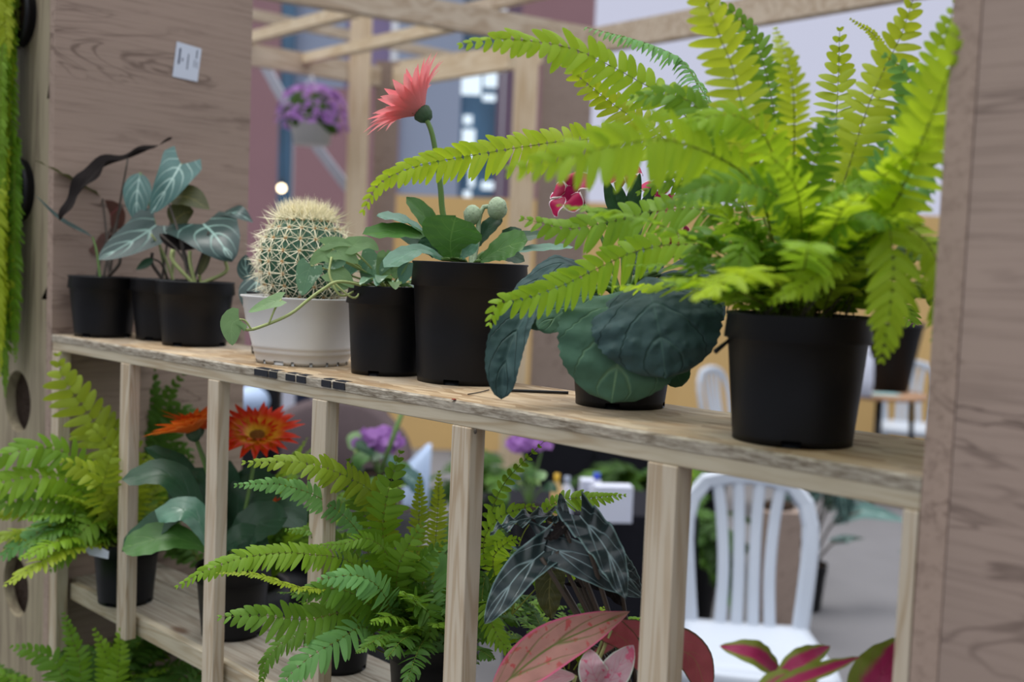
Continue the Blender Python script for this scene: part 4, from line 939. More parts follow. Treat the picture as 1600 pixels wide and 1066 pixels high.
for pix, hw in ([[(985, 360), (960, 320), (945, 275)], 13], [[(985, 350), (990, 310), (1000, 270)], 12], [[(990, 355), (1010, 320), (1020, 290)], 12], [[(975, 360), (945, 335), (915, 330)], 14], [[(1000, 350), (1015, 320), (1018, 296)], 9], [[(980, 345), (972, 315), (966, 285)], 10]):
    xl(pix, hw, 'gerbera_deep', .02, .6, 'oval', scallop=0)
def trumpet(x, y, dirp, size, dd=0.0):
    p = at(x, y, d+dd); ax_ = (_R*dirp[0]+_U*dirp[1]+_F*dirp[2]).normalized(); s = ax_.orthogonal().normalized(); u = ax_.cross(s)
    mb = MB(); ts = [p-ax_*.022+(s*math.cos(a)+u*math.sin(a))*.003 for a in [6.283*k/14 for k in range(14)]]; rg = [(.003, -.024), (.0055, -.018), (.008, -.008), (.011, 0)]
    for r, z in rg:
        for k in range(14): a = 6.283*k/14; mb.v.append(p+ax_*z+(s*math.cos(a)+u*math.sin(a))*r); mb.uv.append((.5, .3))
    mb.f = [(i*14+k, i*14+(k+1) % 14, (i+1)*14+(k+1) % 14, (i+1)*14+k) for i in range(3) for k in range(14)]
    fl_ = mb.build('flower', M['magenta'], gx, True, True)
    for k in range(5):
        a = 1.2566*k+.3; e1 = s*math.cos(a)+u*math.sin(a); leaf(fl_, [p+e1*.008, p+e1*(.008+size*.5)+ax_*.004, p+e1*(.008+size)-ax_*.004], size*.52, ax_, 'magenta', 'round', .0, name='petal', wave=.12, freq=1.5)
    stalk(gx, [topc, topc.lerp(p-ax_*.024, .6)+UP*.012, p-ax_*.024], .002, 'stem', 'flower_stalk')
trumpet(890, 300, (-.5, .35, -.45), .024, .03); trumpet(972, 268, (.1, .5, -.5), .018, .06); trumpet(1032, 312, (.4, .3, -.6), .020, .05); trumpet(1066, 374, (.7, .1, -.5), .015, .03)

# cable lying on the board
p0, p1 = on_z(790, 613, 0), on_z(888, 617, 0); mb = MB(); mb.tube([V((a.x, a.y, .0022)) for a in spline([p0, p0.lerp(p1, .5)+V((.004, .004, 0)), p1], 12)[0]], .0018, 6); tag(mb.build('cable', M['cable']), 'thin black cable lying on the shelf beside the folded hanging leaf', 'cable')
p0, p1 = on_z(731, 618, 0), on_z(764, 611, 0); mb = MB(); mb.tube([V((a.x, a.y, .0012)) for a in spline([p0, p0.lerp(p1, .5)+V((.002, 0, 0)), p1], 8)[0]], .0007, 5); tag(mb.build('twig', M['stem_dark']), 'thin dry twig on the shelf in front of the coral flower pot', 'twig')
p = on_z(709, 625, 0); mb = MB(); mb.lathe([(0, 0), (.0028, 0), (.0022, .0008), (0, .001)], V((p.x, p.y, .0003)), 9); tag(mb.build('dried_petal', plain('dried petal', (140, 52, 40), .8, .2)), 'tiny red-brown dried petal near the front edge of the shelf', 'petal')

# ---- big bright fern at the right
c = spot(1236, 702, .0515); fn = thing('potted_fern', 'large lime-green fern in a black pot at the right end of the top shelf', 'potted fern', c); make_pot(fn, .0625, .0515, .1105); d = depth(c); topc = c+UP*.104
mb = MB()
for i in range(60):                  # dry roots and old stalks at the crown
    a = random.uniform(0, 6.28); r = random.uniform(.0, .055); p = topc+V((math.cos(a)*r, math.sin(a)*r, -.003)); q = p+V((random.uniform(-.02, .02), random.uniform(-.02, .02), random.uniform(.01, .045)))
    mb.tube([p, p.lerp(q, .5)+V((random.uniform(-.008, .008),)*3), q], .0007, 4)
mb.build('old_stalks', M['stem_dark'], fn)['kind'] = 'stuff'
W = lambda pix, pl, mat='fern_bright', dd=0.0, k=.65, **kw: pf(fn, pix, d+dd, pl, mat, k, **kw)
W([(1200, 440, 0), (1140, 270, .10), (1055, 165, .14), (996, 126, .15), (948, 100, .15), (897, 77, .14), (838, 65, .12), (779, 61, .10), (722, 69, .08)], 44, 'fern_bright', 0, .6, bare=.3)
W([(1200, 450, 0), (1090, 280, .08), (990, 222, .14), (900, 219, .18), (820, 229, .20), (743, 242, .21), (675, 254, .20), (624, 269, .19), (590, 290, .18), (568, 328, .17)], 36, 'fern_bright', 0, .8, bare=.3)
W([(1215, 430, 0), (1180, 290, -.05), (1060, 222, -.11), (960, 228, -.15), (880, 247, -.17), (800, 264, -.18)], 62, 'fern_bright', 0, .8, bare=.25)
W([(1210, 440, 0), (1120, 335, .05), (1026, 330, .09), (984, 340, .11), (937, 350, .12), (890, 357, .13), (818, 342, .14)], 40, 'fern_mid', 0, .7, bare=.25)
W([(1200, 455, 0), (1120, 390, .03), (1054, 382, .06), (996, 392, .08), (951, 411, .10), (914, 429, .11), (879, 446, .12), (820, 466, .12), (780, 474, .12), (765, 505, .11)], 38, 'fern_bright', 0, .8, bare=.25)
W([(1190, 430, 0), (1090, 280, .12), (1030, 210, .18), (972, 173, .20), (905, 120, .20), (870, 84, .20)], 34, 'fern_yellow', 0, .7, bare=.35)
W([(1200, 430, 0), (1130, 210, .12), (1074, 106, .18), (1047, 83, .18), (995, 63, .17), (917, 43, .16)], 24, 'fern_blue', 0, .1, bare=.4, sag=1.0)
W([(1220, 430, 0), (1180, 250, -.02), (1146, 110, -.02), (1129, 68, -.02), (1103, 0, -.02), (1085, -40, 0)], 46, 'fern_yellow', 0, .9, bare=.2)
W([(1225, 430, 0), (1220, 250, .03), (1190, 90, .05), (1146, 21, .06), (1110, 5, .06)], 34, 'fern_mid', 0, .6, bare=.25)
W([(1235, 430, 0), (1240, 260, -.03), (1240, 150, -.05), (1228, 90, -.05), (1212, 45, -.03)], 30, 'fern_yellow', 0, .4, bare=.2)
W([(1270, 440, 0), (1300, 290, .05), (1306, 200, .08), (1310, 120, .10), (1312, 48, .10)], 44, 'fern_yellow', 0, .85, bare=.2)
W([(1270, 440, 0), (1320, 280, .02), (1355, 170, .03), (1382, 108, .04), (1410, 50, .04), (1432, -20, .04)], 44, 'fern_yellow', 0, .9, bare=.2)
W([(1290, 430, 0), (1350, 250, .05), (1380, 120, .09), (1370, 60, .1), (1330, 30, .1)], 16, 'fern_yellow', 0, .8, bare=.55)
W([(1290, 440, 0), (1390, 330, -.10), (1440, 220, -.15), (1472, 140, -.17), (1496, 75, -.18), (1512, 10, -.18)], 56, 'fern_bright', 0, .85, bare=.2, pw=.34)
W([(1285, 440, 0), (1400, 280, -.04), (1440, 180, -.06), (1470, 80, -.08), (1492, 5, -.08)], 44, 'fern_bright', 0, .85, bare=.25)
W([(1285, 430, 0), (1370, 250, .02), (1430, 175, .03), (1415, 115, .02), (1385, 88, .02)], 44, 'fern_blue', 0, .7, bare=.4)
W([(1285, 440, 0), (1370, 270, -.05), (1440, 240, -.08), (1432, 300, -.10), (1405, 355, -.10)], 34, 'fern_blue', 0, .7, bare=.3)
W([(1280, 440, 0), (1340, 360, -.06), (1385, 350, -.11), (1396, 420, -.13), (1390, 490, -.13), (1378, 560, -.12)], 46, 'fern_bright', 0, .9, bare=.25)
W([(1290, 440, 0), (1370, 350, -.06), (1440, 370, -.11), (1474, 440, -.13), (1480, 520, -.14), (1485, 585, -.14), (1493, 655, -.14)], 30, 'fern_bright', 0, .7, bare=.25)
W([(1270, 450, 0), (1315, 400, -.08), (1290, 420, -.11), (1255, 445, -.12), (1203, 472, -.13)], 30, 'fern_bright', 0, .6, bare=.25)
W([(1260, 440, 0), (1270, 340, -.08), (1310, 300, -.12), (1360, 288, -.13), (1395, 285, -.13)], 30, 'fern_mid', 0, .5, bare=.3)
W([(1225, 450, 0), (1180, 380, -.04), (1160, 390, -.06), (1150, 450, -.07)], 34, 'fern_mid', 0, .6, bare=.3)
W([(1210, 450, 0), (1130, 370, 0), (1100, 380, 0), (1080, 420, 0)], 34, 'fern_mid', 0, .6, bare=.3)
W([(1220, 440, 0), (1170, 270, .02), (1110, 190, .02), (1060, 150, .02), (990, 150, .02)], 40, 'fern_mid', 0, .6, bare=.3)
W([(1240, 440, 0), (1210, 250, -.06), (1170, 190, -.08), (1120, 180, -.09), (1060, 200, -.1)], 42, 'fern_bright', 0, .6, bare=.2)
W([(1215, 440, 0), (1190, 330, .10), (1130, 280, .14), (1060, 280, .16), (1000, 300, .16)], 36, 'fern_mid', 0, .6, bare=.3)
W([(1255, 440, 0), (1260, 300, -.04), (1285, 220, -.06), (1300, 180, -.06)], 40, 'fern_mid', 0, .8, bare=.2)
W([(1260, 440, 0), (1310, 330, -.03), (1370, 270, -.05), (1420, 250, -.05)], 38, 'fern_mid', 0, .7, bare=.2)
W([(1250, 440, 0), (1230, 330, -.08), (1180, 290, -.11), (1110, 290, -.12), (1040, 320, -.12)], 40, 'fern_mid', 0, .6, bare=.2)
W([(1255, 440, 0), (1250, 320, -.09), (1230, 270, -.12), (1200, 240, -.13)], 40, 'fern_bright', 0, .7, bare=.2)
W([(1255, 450, 0), (1290, 370, -.10), (1340, 340, -.13), (1400, 350, -.14)], 34, 'fern_mid', 0, .6, bare=.2)
fill_fronds(fn, topc, 44, .13, .25, .023, ['fern_mid', 'fern_bright', 'fern_leafgreen'], el=(.45, 1.45), droop=.42, jit=.26, spread=.03, avoid=lambda p: p.x > 1.50)
fill_fronds(fn, topc, 22, .09, .16, .019, ['fern_mid', 'fern_dark'], el=(.5, 1.3), droop=.5, spread=.03, avoid=lambda p: p.x > 1.50)
# small black plastic clip at the pot rim
stalk(fn, [at(1139, 532, d-.01), at(1128, 541, d-.012), at(1117, 550, d-.014)], .0016, 'black_plastic', 'rim_clip', 6, r2=.0024)

# ------------------------------------------------------------------ lower shelf
LZ0 = LZ+.0005
# bright sharp fern in the middle
c = V((.843, .128, LZ0)); cf = thing('potted_fern', 'bright green fern in a black pot on the lower shelf before the fourth post', 'potted fern', c); make_pot(cf, .058, .048, .100); d = depth(c); topc = c+UP*.094
E_ = lambda pix, pl, mat='fern_leafgreen', dd=0.0, k=.65, **kw: pf(cf, pix, d+dd, pl, mat, k, **kw)
E_([(612, 1000, 0), (605, 850, -.02), (588, 778, -.05), (548, 748, -.07), (497, 728, -.09), (454, 722, -.10), (383, 723, -.11)], 30, 'fern_olive', bare=.3)
E_([(610, 1000, 0), (570, 850, -.03), (510, 785, -.06), (450, 760, -.08), (410, 756, -.09), (370, 758, -.10)], 24, 'fern_blue', bare=.45, k=.8)
E_([(622, 1000, 0), (606, 900, -.04), (598, 830, -.06), (604, 780, -.07), (616, 735, -.07), (625, 708, -.07)], 36, 'fern_mid', bare=.2, k=.9)
E_([(610, 1010, 0), (560, 890, -.05), (480, 866, -.09), (400, 868, -.11), (330, 888, -.13), (278, 916, -.14)], 26, 'fern_mid', bare=.2)
E_([(610, 1010, 0), (540, 930, -.08), (466, 918, -.14), (400, 898, -.16), (340, 895, -.17)], 14, 'fern_olive', bare=.45, k=.2)
E_([(605, 1015, 0), (550, 960, -.07), (480, 968, -.11), (410, 962, -.14), (346, 964, -.15)], 34, 'fern_leafgreen', bare=.25, k=.85)
E_([(605, 1020, 0), (570, 980, -.07), (530, 1000, -.11), (480, 1030, -.13), (436, 1072, -.14)], 32, 'fern_blue', bare=.25, k=.8)
E_([(600, 1020, 0), (520, 985, -.06), (450, 1000, -.09), (418, 1030, -.10), (408, 1068, -.10)], 20, 'fern_leafgreen', bare=.3, k=.5)
E_([(640, 1000, 0), (670, 880, -.02), (699, 868, -.03), (700, 930, -.045), (690, 995, -.05), (640, 1064, -.06)], 28, 'fern_blue', bare=.3, k=.85)
E_([(635, 1000, 0), (650, 880, .03), (655, 800, .05), (656, 742, .05)], 18, 'fern_olive', bare=.35, k=.6)
E_([(640, 1000, 0), (675, 880, .04), (684, 800, .06), (686, 738, .06)], 18, 'fern_olive', bare=.35, k=.6)
E_([(620, 1000, 0), (610, 880, -.06), (575, 842, -.08), (535, 850, -.09), (497, 852, -.10)], 18, 'fern_mid', bare=.3, k=.6)
E_([(612, 1000, 0), (560, 870, -.02), (500, 832, -.04), (448, 828, -.05)], 18, 'fern_leafgreen', bare=.4)
E_([(625, 1000, 0), (620, 900, -.06), (640, 850, -.08), (660, 820, -.08)], 30, 'fern_leafgreen', bare=.2, k=.8)
E_([(625, 1000, 0), (590, 860, 0), (560, 780, 0), (545, 720, 0)], 26, 'fern_leafgreen', bare=.3)
E_([(625, 1005, 0), (570, 940, -.08), (520, 920, -.11), (460, 930, -.13)], 30, 'fern_leafgreen', bare=.2, k=.7)
E_([(625, 1005, 0), (600, 930, -.09), (560, 900, -.12), (500, 905, -.14)], 30, 'fern_blue', bare=.2, k=.7)
E_([(635, 1005, 0), (650, 940, -.07), (670, 960, -.09), (672, 1000, -.09)], 28, 'fern_leafgreen', bare=.2, k=.7)
E_([(635, 1005, 0), (640, 900, -.05), (665, 870, -.07), (690, 850, -.07)], 28, 'fern_leafgreen', bare=.2, k=.8)
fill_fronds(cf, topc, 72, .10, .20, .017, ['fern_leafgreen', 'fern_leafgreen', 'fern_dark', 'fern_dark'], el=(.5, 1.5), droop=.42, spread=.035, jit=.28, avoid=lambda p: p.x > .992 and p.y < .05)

# left yellow-green fern with a paper tag
c = spot(196, 950, .042, LZ0); lf = thing('potted_fern', 'yellow-green fern in a white-tagged black pot at the left of the lower shelf', 'potted fern', c); make_pot(lf, .052, .043, .100); d = depth(c); topc = c+UP*.094
A_ = lambda pix, pl, mat='fern_olive', dd=0.0, k=.6, **kw: pf(lf, pix, d+dd, pl, mat, k, **kw)
A_([(190, 830, 0), (170, 700, -.02), (125, 630, -.04), (98, 590, -.05), (90, 556, -.05)], 42, 'fern_olive', bare=.15, k=.9)
A_([(180, 830, 0), (130, 730, -.06), (80, 700, -.09), (30, 705, -.12), (-30, 720, -.14)], 34, 'fern_mid', bare=.15)
A_([(180, 835, 0), (120, 760, -.07), (60, 745, -.11), (0, 755, -.14), (-40, 770, -.15)], 34, 'fern_mid', bare=.15)
A_([(178, 838, 0), (110, 790, -.07), (50, 780, -.11), (-20, 790, -.14)], 32, 'fern_leafgreen', bare=.15)
A_([(175, 838, 0), (110, 810, -.07), (50, 838, -.11), (0, 872, -.13)], 26, 'fern_blue', bare=.3)
A_([(195, 830, 0), (195, 740, -.06), (165, 690, -.08), (140, 665, -.09)], 36, 'fern_olive', bare=.15, k=.9)
A_([(195, 830, 0), (180, 760, -.08), (150, 740, -.11), (100, 720, -.13)], 34, 'fern_olive', bare=.15)
A_([(200, 830, 0), (205, 740, -.01), (185, 680, -.01), (160, 640, 0)], 32, 'fern_olive', bare=.15)
A_([(195, 830, 0), (160, 780, -.10), (165, 740, -.12), (178, 700, -.12)], 30, 'fern_olive', bare=.15, k=.9)
A_([(200, 835, 0), (215, 770, -.02), (218, 735, -.03), (222, 715, -.03)], 24, 'fern_olive', bare=.15)
A_([(185, 835, 0), (150, 815, -.08), (110, 850, -.11), (80, 890, -.12)], 24, 'fern_leafgreen', bare=.3)
fill_fronds(lf, topc, 60, .12, .23, .022, ['fern_leafgreen', 'fern_olive', 'fern_mid'], az=(1.9, 5.2), el=(.4, 1.4), droop=.5, spread=.03, avoid=lambda p: p.x < .02 and p.y > -.03)
q = [at(x, y, d-.075) for x, y in ((123, 849), (148, 851), (170, 862), (169, 874), (140, 868))]
mb = MB(); mb.add(q+[v+HF*.0008 for v in q], [(4, 3, 2, 1, 0), (5, 6, 7, 8, 9)]+[(k, (k+1) % 5, 5+(k+1) % 5, 5+k) for k in range(5)]); mb.build('plant_tag', M['paper'], lf, False)['label'] = 'white plant tag'

# blurred fern behind it, standing on the floor behind the stand
c = V((.06, .30, LZ0-.32)); bf = thing('potted_fern', 'dim green fern behind the stand rising between the two leftmost posts', 'potted fern', V((.135, .295, FZ))); 
mb = MB(); mb.lathe([(0, .003), (.06, .003), (.065, 0), (.082, .80), (.088, .80), (.088, .86), (.078, .86), (.074, .82), (0, .82)], bf.location, 28); mb.build('pot', M['black_plastic'], bf)
topb = bf.location+UP*.83; d = depth(topb)
for pix, pl in ([[(240, 800), (245, 700), (262, 620), (285, 585)], 30], [[(250, 800), (262, 690), (280, 640), (330, 660)], 26], [[(235, 800), (230, 700), (238, 620), (235, 560)], 30], [[(260, 820), (270, 720), (290, 700), (300, 720)], 26], [[(240, 820), (220, 720), (225, 650), (215, 590)], 28]):
    frond(bf, [topb]+[at(x, y, d-.01) for x, y in pix], pl*d/FPX, UPCAM(topb, .7), 'fern_dark', bare=.25)
fill_fronds(bf, topb, 26, .25, .42, .026, ['fern_dark', 'fern_mid'], az=(-.9, 2.4), el=(.9, 1.5), droop=.35, avoid=lambda p: p.y < .21 or p.x < .01 or p.z > -.06)

# orange gerbera
c = spot(362, 1004, .045, LZ0); og = thing('gerbera', 'orange-red gerbera plant in a black pot on the lower shelf', 'potted flower', c); make_pot(og, .056, .045, .105); d = depth(c); topc = c+UP*.098
gb_, gb = gb, og
def og_fl(x, y, axp, rows, dd): 
    p = at(x, y, d+dd); gerbera_flower(og, p, _R*axp[0]+_U*axp[1]+_F*axp[2], rows); stalk(og, [topc, topc.lerp(p, .6)+HF*.01, p-(_R*axp[0]+_U*axp[1]+_F*axp[2]).normalized()*.012], .003, 'stem', 'flower_stalk')
og_fl(402, 684, (.12, .80, -.52), [(22, .068, .0078, 1.15, 1.55, 'orange_petal'), (20, .058, .0074, 1.0, 1.42, 'orange_petal'), (14, .032, .005, .7, 1.2, 'orange_petal')], .02)
og_fl(302, 676, (-.30, .85, -.12), [(20, .064, .0078, 1.0, 1.45, 'orange_light'), (18, .052, .007, .8, 1.3, 'orange_light')], .0)
og_fl(308, 672, (.1, .8, .2), [(20, .056, .007, 1.1, 1.5, 'orange_petal')], .06)
og_fl(420, 800, (.5, .3, -.5), [(16, .022, .004, .5, 1.1, 'orange_petal')], .06)
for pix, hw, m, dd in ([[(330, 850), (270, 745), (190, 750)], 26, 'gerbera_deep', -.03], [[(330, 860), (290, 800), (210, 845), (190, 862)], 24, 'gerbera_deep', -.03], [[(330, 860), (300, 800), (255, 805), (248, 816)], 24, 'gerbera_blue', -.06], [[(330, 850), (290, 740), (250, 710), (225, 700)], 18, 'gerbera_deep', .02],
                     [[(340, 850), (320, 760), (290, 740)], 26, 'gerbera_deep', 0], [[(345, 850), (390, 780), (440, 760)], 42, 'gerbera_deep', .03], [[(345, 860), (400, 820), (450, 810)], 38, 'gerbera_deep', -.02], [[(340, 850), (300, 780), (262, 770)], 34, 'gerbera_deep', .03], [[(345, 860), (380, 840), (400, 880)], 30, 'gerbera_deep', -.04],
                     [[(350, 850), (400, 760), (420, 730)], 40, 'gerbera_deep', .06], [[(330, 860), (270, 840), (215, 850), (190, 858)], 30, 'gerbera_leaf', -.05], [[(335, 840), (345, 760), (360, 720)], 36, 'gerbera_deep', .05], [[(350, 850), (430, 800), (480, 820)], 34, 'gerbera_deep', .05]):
    P = [at(x, y, d+dd) for x, y in pix]; leaf(og, P, hw*d/FPX, UPCAM(P[1], .5), m, 'gerb', .15, wave=.06); stalk(og, [topc-UP*.004, topc.lerp(P[0], .5), P[0]], .0024, 'stem')
gb = gb_
# black pot half hidden behind the bright fern
c = spot(505, 1062, .042, LZ0); hp = thing('potted_plant', 'small plant in a black pot peeping out behind the bright fern on the lower shelf', 'potted plant', V((.635, .140, LZ0))); make_pot(hp, .046, .038, .09)
tp = hp.location+UP*.082
for i in range(8):
    a = .5+i*.7; p = tp+V((math.cos(a)*.02, math.sin(a)*.02, .05)); q = tp+V((math.cos(a)*.05, math.sin(a)*.045, .07)); stalk(hp, [tp, tp.lerp(p, .5)+UP*.01, p], .0018, 'stem'); leaf(hp, [p, p.lerp(q, .5)+UP*.008, q], .016, (0, -.4, 1), 'gerbera_deep', 'oval', .15)

# fern in brown pot between the two right posts, behind the arrow-leaf plant
c = V((1.045, .150, LZ0)); rf = thing('potted_fern', 'yellow-green fern in a brown pot behind the dark arrow-leaf plant', 'potted fern', c); make_pot(rf, .062, .05, .115, 'terracotta', .15, False); d = depth(c); topc = c+UP*.108
B_ = lambda pix, pl, mat='fern_mid', dd=0.0, k=.7, **kw: pf(rf, pix, d+dd, pl, mat, k, **kw)
B_([(785, 960, 0), (765, 830, .03), (780, 770, .03), (805, 735, .03), (850, 690, .03)], 15, 'fern_mid', bare=.3, pw=.75, space=.009)
B_([(800, 960, 0), (815, 840, .06), (870, 785, .08), (925, 778, .09), (975, 774, .09)], 22, 'fern_mid', bare=.5)
B_([(785, 960, 0), (755, 860, -.01), (780, 810, -.03), (832, 790, -.03)], 26, 'fern_mid', bare=.35, k=.8)
B_([(790, 960, 0), (770, 880, -.01), (790, 850, -.02), (810, 842, -.02)], 22, 'fern_bright', bare=.35)
B_([(800, 960, 0), (820, 880, .03), (850, 900, .03), (870, 930, .03)], 24, 'fern_mid', bare=.3)
B_([(800, 960, 0), (870, 890, .05), (900, 900, .05), (912, 940, .05)], 16, 'fern_bright', bare=.4)
B_([(790, 960, 0), (760, 940, -.03), (775, 990, -.045), (800, 1020, -.05)], 20, 'fern_mid', bare=.2)
B_([(780, 960, 0), (760, 900, -.02), (752, 950, -.03), (750, 1000, -.03)], 22, 'fern_dark', bare=.2)
fill_fronds(rf, topc, 16, .08, .14, .016, ['fern_mid', 'fern_bright', 'fern_dark'], az=(1.2, 4.0), el=(.6, 1.4), droop=.5, spread=.03, avoid=lambda p: p.y < .04)

# dark arrow-leaf plant
c = V((1.185, .115, LZ0)); ap = thing('alocasia', 'dark arrow-leaf plant with white veins on the lower shelf before the thick post', 'potted plant', c); make_pot(ap, .055, .045, .10); d = depth(c); topc = c+UP*.093
def pl_(pix, hw, dd=0.0, kk=.7, mat='polly', lobe=.2, st_=None, **kw):
    P = [at(x, y, d+dd+(q[0] if q else 0)) for x, y, *q in pix]; kw.setdefault('fold', .12); kw.setdefault('wave', .10)
    leaf(ap, P, hw*d/FPX, UPCAM(P[len(P)//2], kk), mat, 'arrow', lobe=lobe, name='leaf', nu=10, nv=24, **kw); j = at(st_[0], st_[1], d+dd+.01) if st_ else P[0]
    stalk(ap, [topc-UP*.005, topc.lerp(j, .5)+HF*.01, j], .0030, 'stem_dark', r2=.0022)
pl_([(842, 848, .02), (912, 880), (1004, 934, -.01)], 40, -.02, .85, st_=(870, 862))
pl_([(906, 806, .02), (948, 860, -.02), (978, 938, -.04)], 40, -.05, .8, wave=.22, st_=(912, 830))
pl_([(850, 862, .02), (806, 902, 0), (757, 976, -.02)], 40, -.03, .9, st_=(846, 872), lobe=.3)
pl_([(862, 806, .03), (815, 812), (766, 832, -.03)], 24, -.0, .35, wave=.3)
pl_([(884, 828, .01), (880, 800), (875, 770, .01)], 16, .01, .9, lobe=.1)
pl_([(968, 880, .02), (985, 905), (1002, 928)], 26, .02, .7, st_=(966, 892))
pl_([(880, 822), (865, 838), (850, 842)], 16, -.01, .4, mat='alocasia_dark')
pl_([(900, 905), (945, 915), (972, 948)], 22, .03, .6, mat='alocasia_dark')
pl_([(862, 885, .02), (858, 930), (862, 968)], 36, .04, .8, mat='alocasia_olive', lobe=.0)
pl_([(900, 975), (940, 1000), (962, 1030)], 26, .0, .6)

# caladiums on a low plank in front of the lower shelf
def caladium(c, label, rr=.055):
    t = thing('caladium', label, 'potted plant', c); make_pot(t, rr, rr*.8, .10); return t
def cl(t, pix, hw, mat, dd=0.0, kk=.8, lobe=.3, prof='heart', st_=None, **kw):
    d = depth(t.location); P = [at(x, y, d+dd+(q[0] if q else 0)) for x, y, *q in pix]; kw.setdefault('fold', .12); kw.setdefault('wave', .05)
    leaf(t, P, hw*d/FPX, UPCAM(P[len(P)//2], kk), mat, prof, lobe=lobe, name='leaf', nu=10, nv=22, **kw); j = at(st_[0], st_[1], d+dd+.005) if st_ else P[0]
    tp = t.location+UP*.092; stalk(t, [tp, tp.lerp(j, .6)+HF*.008, j], .0024, 'stem_pale', r2=.0018)
PLZ = -.56
mb = MB(); mb.box((.85, -.16, PLZ-.018), (1.469, .03, PLZ), .001); mb.build('low_plank', M['pine_x'], st, False)
for x in (.87, 1.43):
    mb = MB(); mb.box((x, -.155, FZ), (x+.03, -.125, PLZ-.018), .001); mb.build('plank_leg', M['pine_z'], st, False)
cp = caladium(V((1.165, -.075, PLZ+.0005)), 'pink caladium with pale marbled leaves below the dark arrow-leaf plant')
cl(cp, [(768, 1085, -.01), (850, 1018, 0), (915, 985, 0), (984, 956, .02)], 38, 'caladium_pink', .055, .95, lobe=0, prof='lance', fold=.25)
cl(cp, [(938, 1076, .01), (925, 1045), (922, 1014, .01)], 25, 'caladium_white', .04, .9, lobe=0, prof='oval'); cl(cp, [(942, 1080, .01), (965, 1045), (990, 1008, .01)], 25, 'caladium_white', .04, .9, lobe=0, prof='oval')
cl(cp, [(900, 1056, .01), (850, 1062), (790, 1085)], 16, 'caladium_white', .06, .6, lobe=0, prof='lance')
cl(cp, [(942, 1000, .01), (980, 985), (1030, 985)], 30, 'caladium_red', .10, .7); cl(cp, [(1040, 1010, 0), (1085, 1030), (1105, 1095)], 44, 'caladium_red', .07, .8)
cl(cp, [(955, 985, 0), (985, 1010), (1000, 1050)], 28, 'caladium_red', .09, .8)
cg = caladium(V((1.40, -.075, PLZ+.0005)), 'green and crimson caladium at the lower right in front of the white chair')
cl(cg, [(1222, 1055, .02), (1180, 1022), (1124, 1010, .01)], 26, 'caladium_green', .05, .6, prof='oval', lobe=0)
cl(cg, [(1212, 1062, .0), (1255, 1030), (1297, 1009, .02)], 21, 'caladium_green', .04, .55, prof='oval', lobe=0)
cl(cg, [(1200, 1080, -.01), (1275, 1052), (1346, 1026, .02)], 17, 'caladium_green', .02, .45, prof='lance', lobe=0, fold=.3)
cl(cg, [(1340, 1120, .0), (1375, 1060), (1412, 996, .02)], 46, 'caladium_green', .05, .85, prof='oval', lobe=0)
cl(cg, [(1180, 1100, 0), (1220, 1070), (1280, 1068)], 26, 'caladium_green', .03, .5, prof='oval', lobe=0)

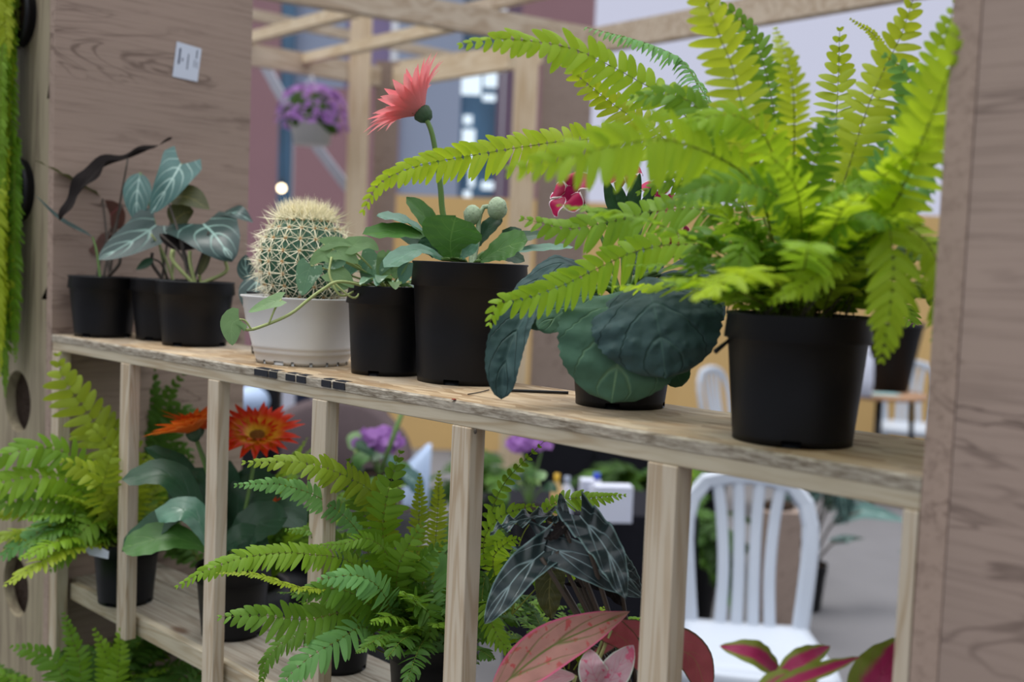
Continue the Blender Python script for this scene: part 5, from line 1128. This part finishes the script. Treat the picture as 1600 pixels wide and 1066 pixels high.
# ferns growing out of the holed board
for k, (hz, lab_, n) in enumerate(((HZ[4], 'fern hanging from the upper round hole in the left board', 44), (HZ[3], 'fern hanging from the second round hole, left of the dark-leaved plants', 50))):
    o = V((HX+.010, -.008, hz)); t = thing('wall_fern', lab_, 'potted fern', o)
    mb = MB(); prof = [(.0, .095), (.042, .095), (.0535, .012), (.0535, -.0), (.058, -.002), (.058, -.010), (.050, -.010), (.04, .085), (0, .086)]; nn = 40
    for r, z in prof:
        for i in range(nn): a = 6.283*i/nn; mb.v.append(o+V((r*math.cos(a), z, r*math.sin(a)))); mb.uv.append((0, 0))
    mb.f = [(i*nn+j, i*nn+(j+1) % nn, (i+1)*nn+(j+1) % nn, (i+1)*nn+j) for i in range(len(prof)-1) for j in range(nn)]
    mb.build('pot', M['black_plastic'], t); mb = MB(); mb.ball(o+V((0, .008, 0)), (.047, .010, .047), 20, 8, .2); mb.build('soil', M['soil'], t)
    for i in range(n):
        s_ = o+V((random.uniform(-.042, .022), -.004, random.uniform(-.03, .035))); ou = random.uniform(.012, .045); L = random.uniform(.10, .34); up = random.uniform(.01, .07) if i % 2 else .01
        sx_ = random.uniform(-.05, .036)
        pts = [s_, s_+V((sx_*.35, -ou*.7, up)), s_+V((sx_*.75, -ou, up*.4-L*.35)), s_+V((sx_, -ou*.9, -L))]
        frond(t, pts, random.uniform(.013, .020), (V((.35, -.8, .45))).normalized(), random.choice(['fern_mid', 'fern_dark', 'fern_mid', 'fern_yellow']), bare=.08)
    for i in range(10):
        s_ = o+V((random.uniform(-.04, .0), -.004, random.uniform(0, .04))); L = random.uniform(.06, .13); sx_ = random.uniform(-.05, .04)
        frond(t, [s_, s_+V((sx_*.4, -.03, L*.6)), s_+V((sx_, -.055, L))], .016, (V((.5, -.7, .3))).normalized(), random.choice(['fern_mid', 'fern_dark']), bare=.08)

# ferns low at the left, standing on a crate under the lower shelf
cr = thing('wooden_crate', 'low wooden crate under the left end of the lower shelf holding dark ferns', 'crate', V((.26, .02, FZ)))
mb = MB(); mb.box((.035, -.14, FZ), (.52, .12, -.73), .002); mb.build('body', M['pine_x'], cr, False)
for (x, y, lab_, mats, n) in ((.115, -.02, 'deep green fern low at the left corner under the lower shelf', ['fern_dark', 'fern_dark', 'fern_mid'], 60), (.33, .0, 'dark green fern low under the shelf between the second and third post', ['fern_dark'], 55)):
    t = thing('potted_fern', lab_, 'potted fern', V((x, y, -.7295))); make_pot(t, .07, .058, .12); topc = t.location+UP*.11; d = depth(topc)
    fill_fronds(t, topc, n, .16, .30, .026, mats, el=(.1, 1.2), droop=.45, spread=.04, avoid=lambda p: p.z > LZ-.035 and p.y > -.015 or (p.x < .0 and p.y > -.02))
    if x < .2:
        for pix, pl in ([[(170, 1100), (185, 1040), (190, 990), (200, 975)], 22], [[(160, 1100), (170, 1050), (160, 1010), (148, 985)], 24], [[(110, 1100), (90, 1040), (60, 1020), (20, 1010)], 26], [[(120, 1110), (125, 1040), (110, 990), (100, 960)], 22]):
            frond(t, [topc]+[at(x_, y_, d-.10) for x_, y_ in pix], pl*(d-.1)/FPX, UPCAM(topc, .8), 'fern_mid', bare=.15)

# repeats of one kind carry a shared group phrase
for o in list(col.objects):
    if o.parent is not None or 'label' not in o: continue
    k = o.name.split('.')[0]
    g_ = {'garden_chair': 'white plastic garden chairs', 'wall_fern': 'ferns growing from the holed board', 'bottle': 'bottles on the black cloth table',
          'white_carton': 'white cartons on the black cloth table', 'potted_fern': 'ferns in pots', 'caladium': 'caladiums below the lower shelf', 'alocasia': 'dark arrow-leaf plants in black pots', 'gerbera': 'gerberas in black pots'}.get(k)
    if g_: o['group'] = g_
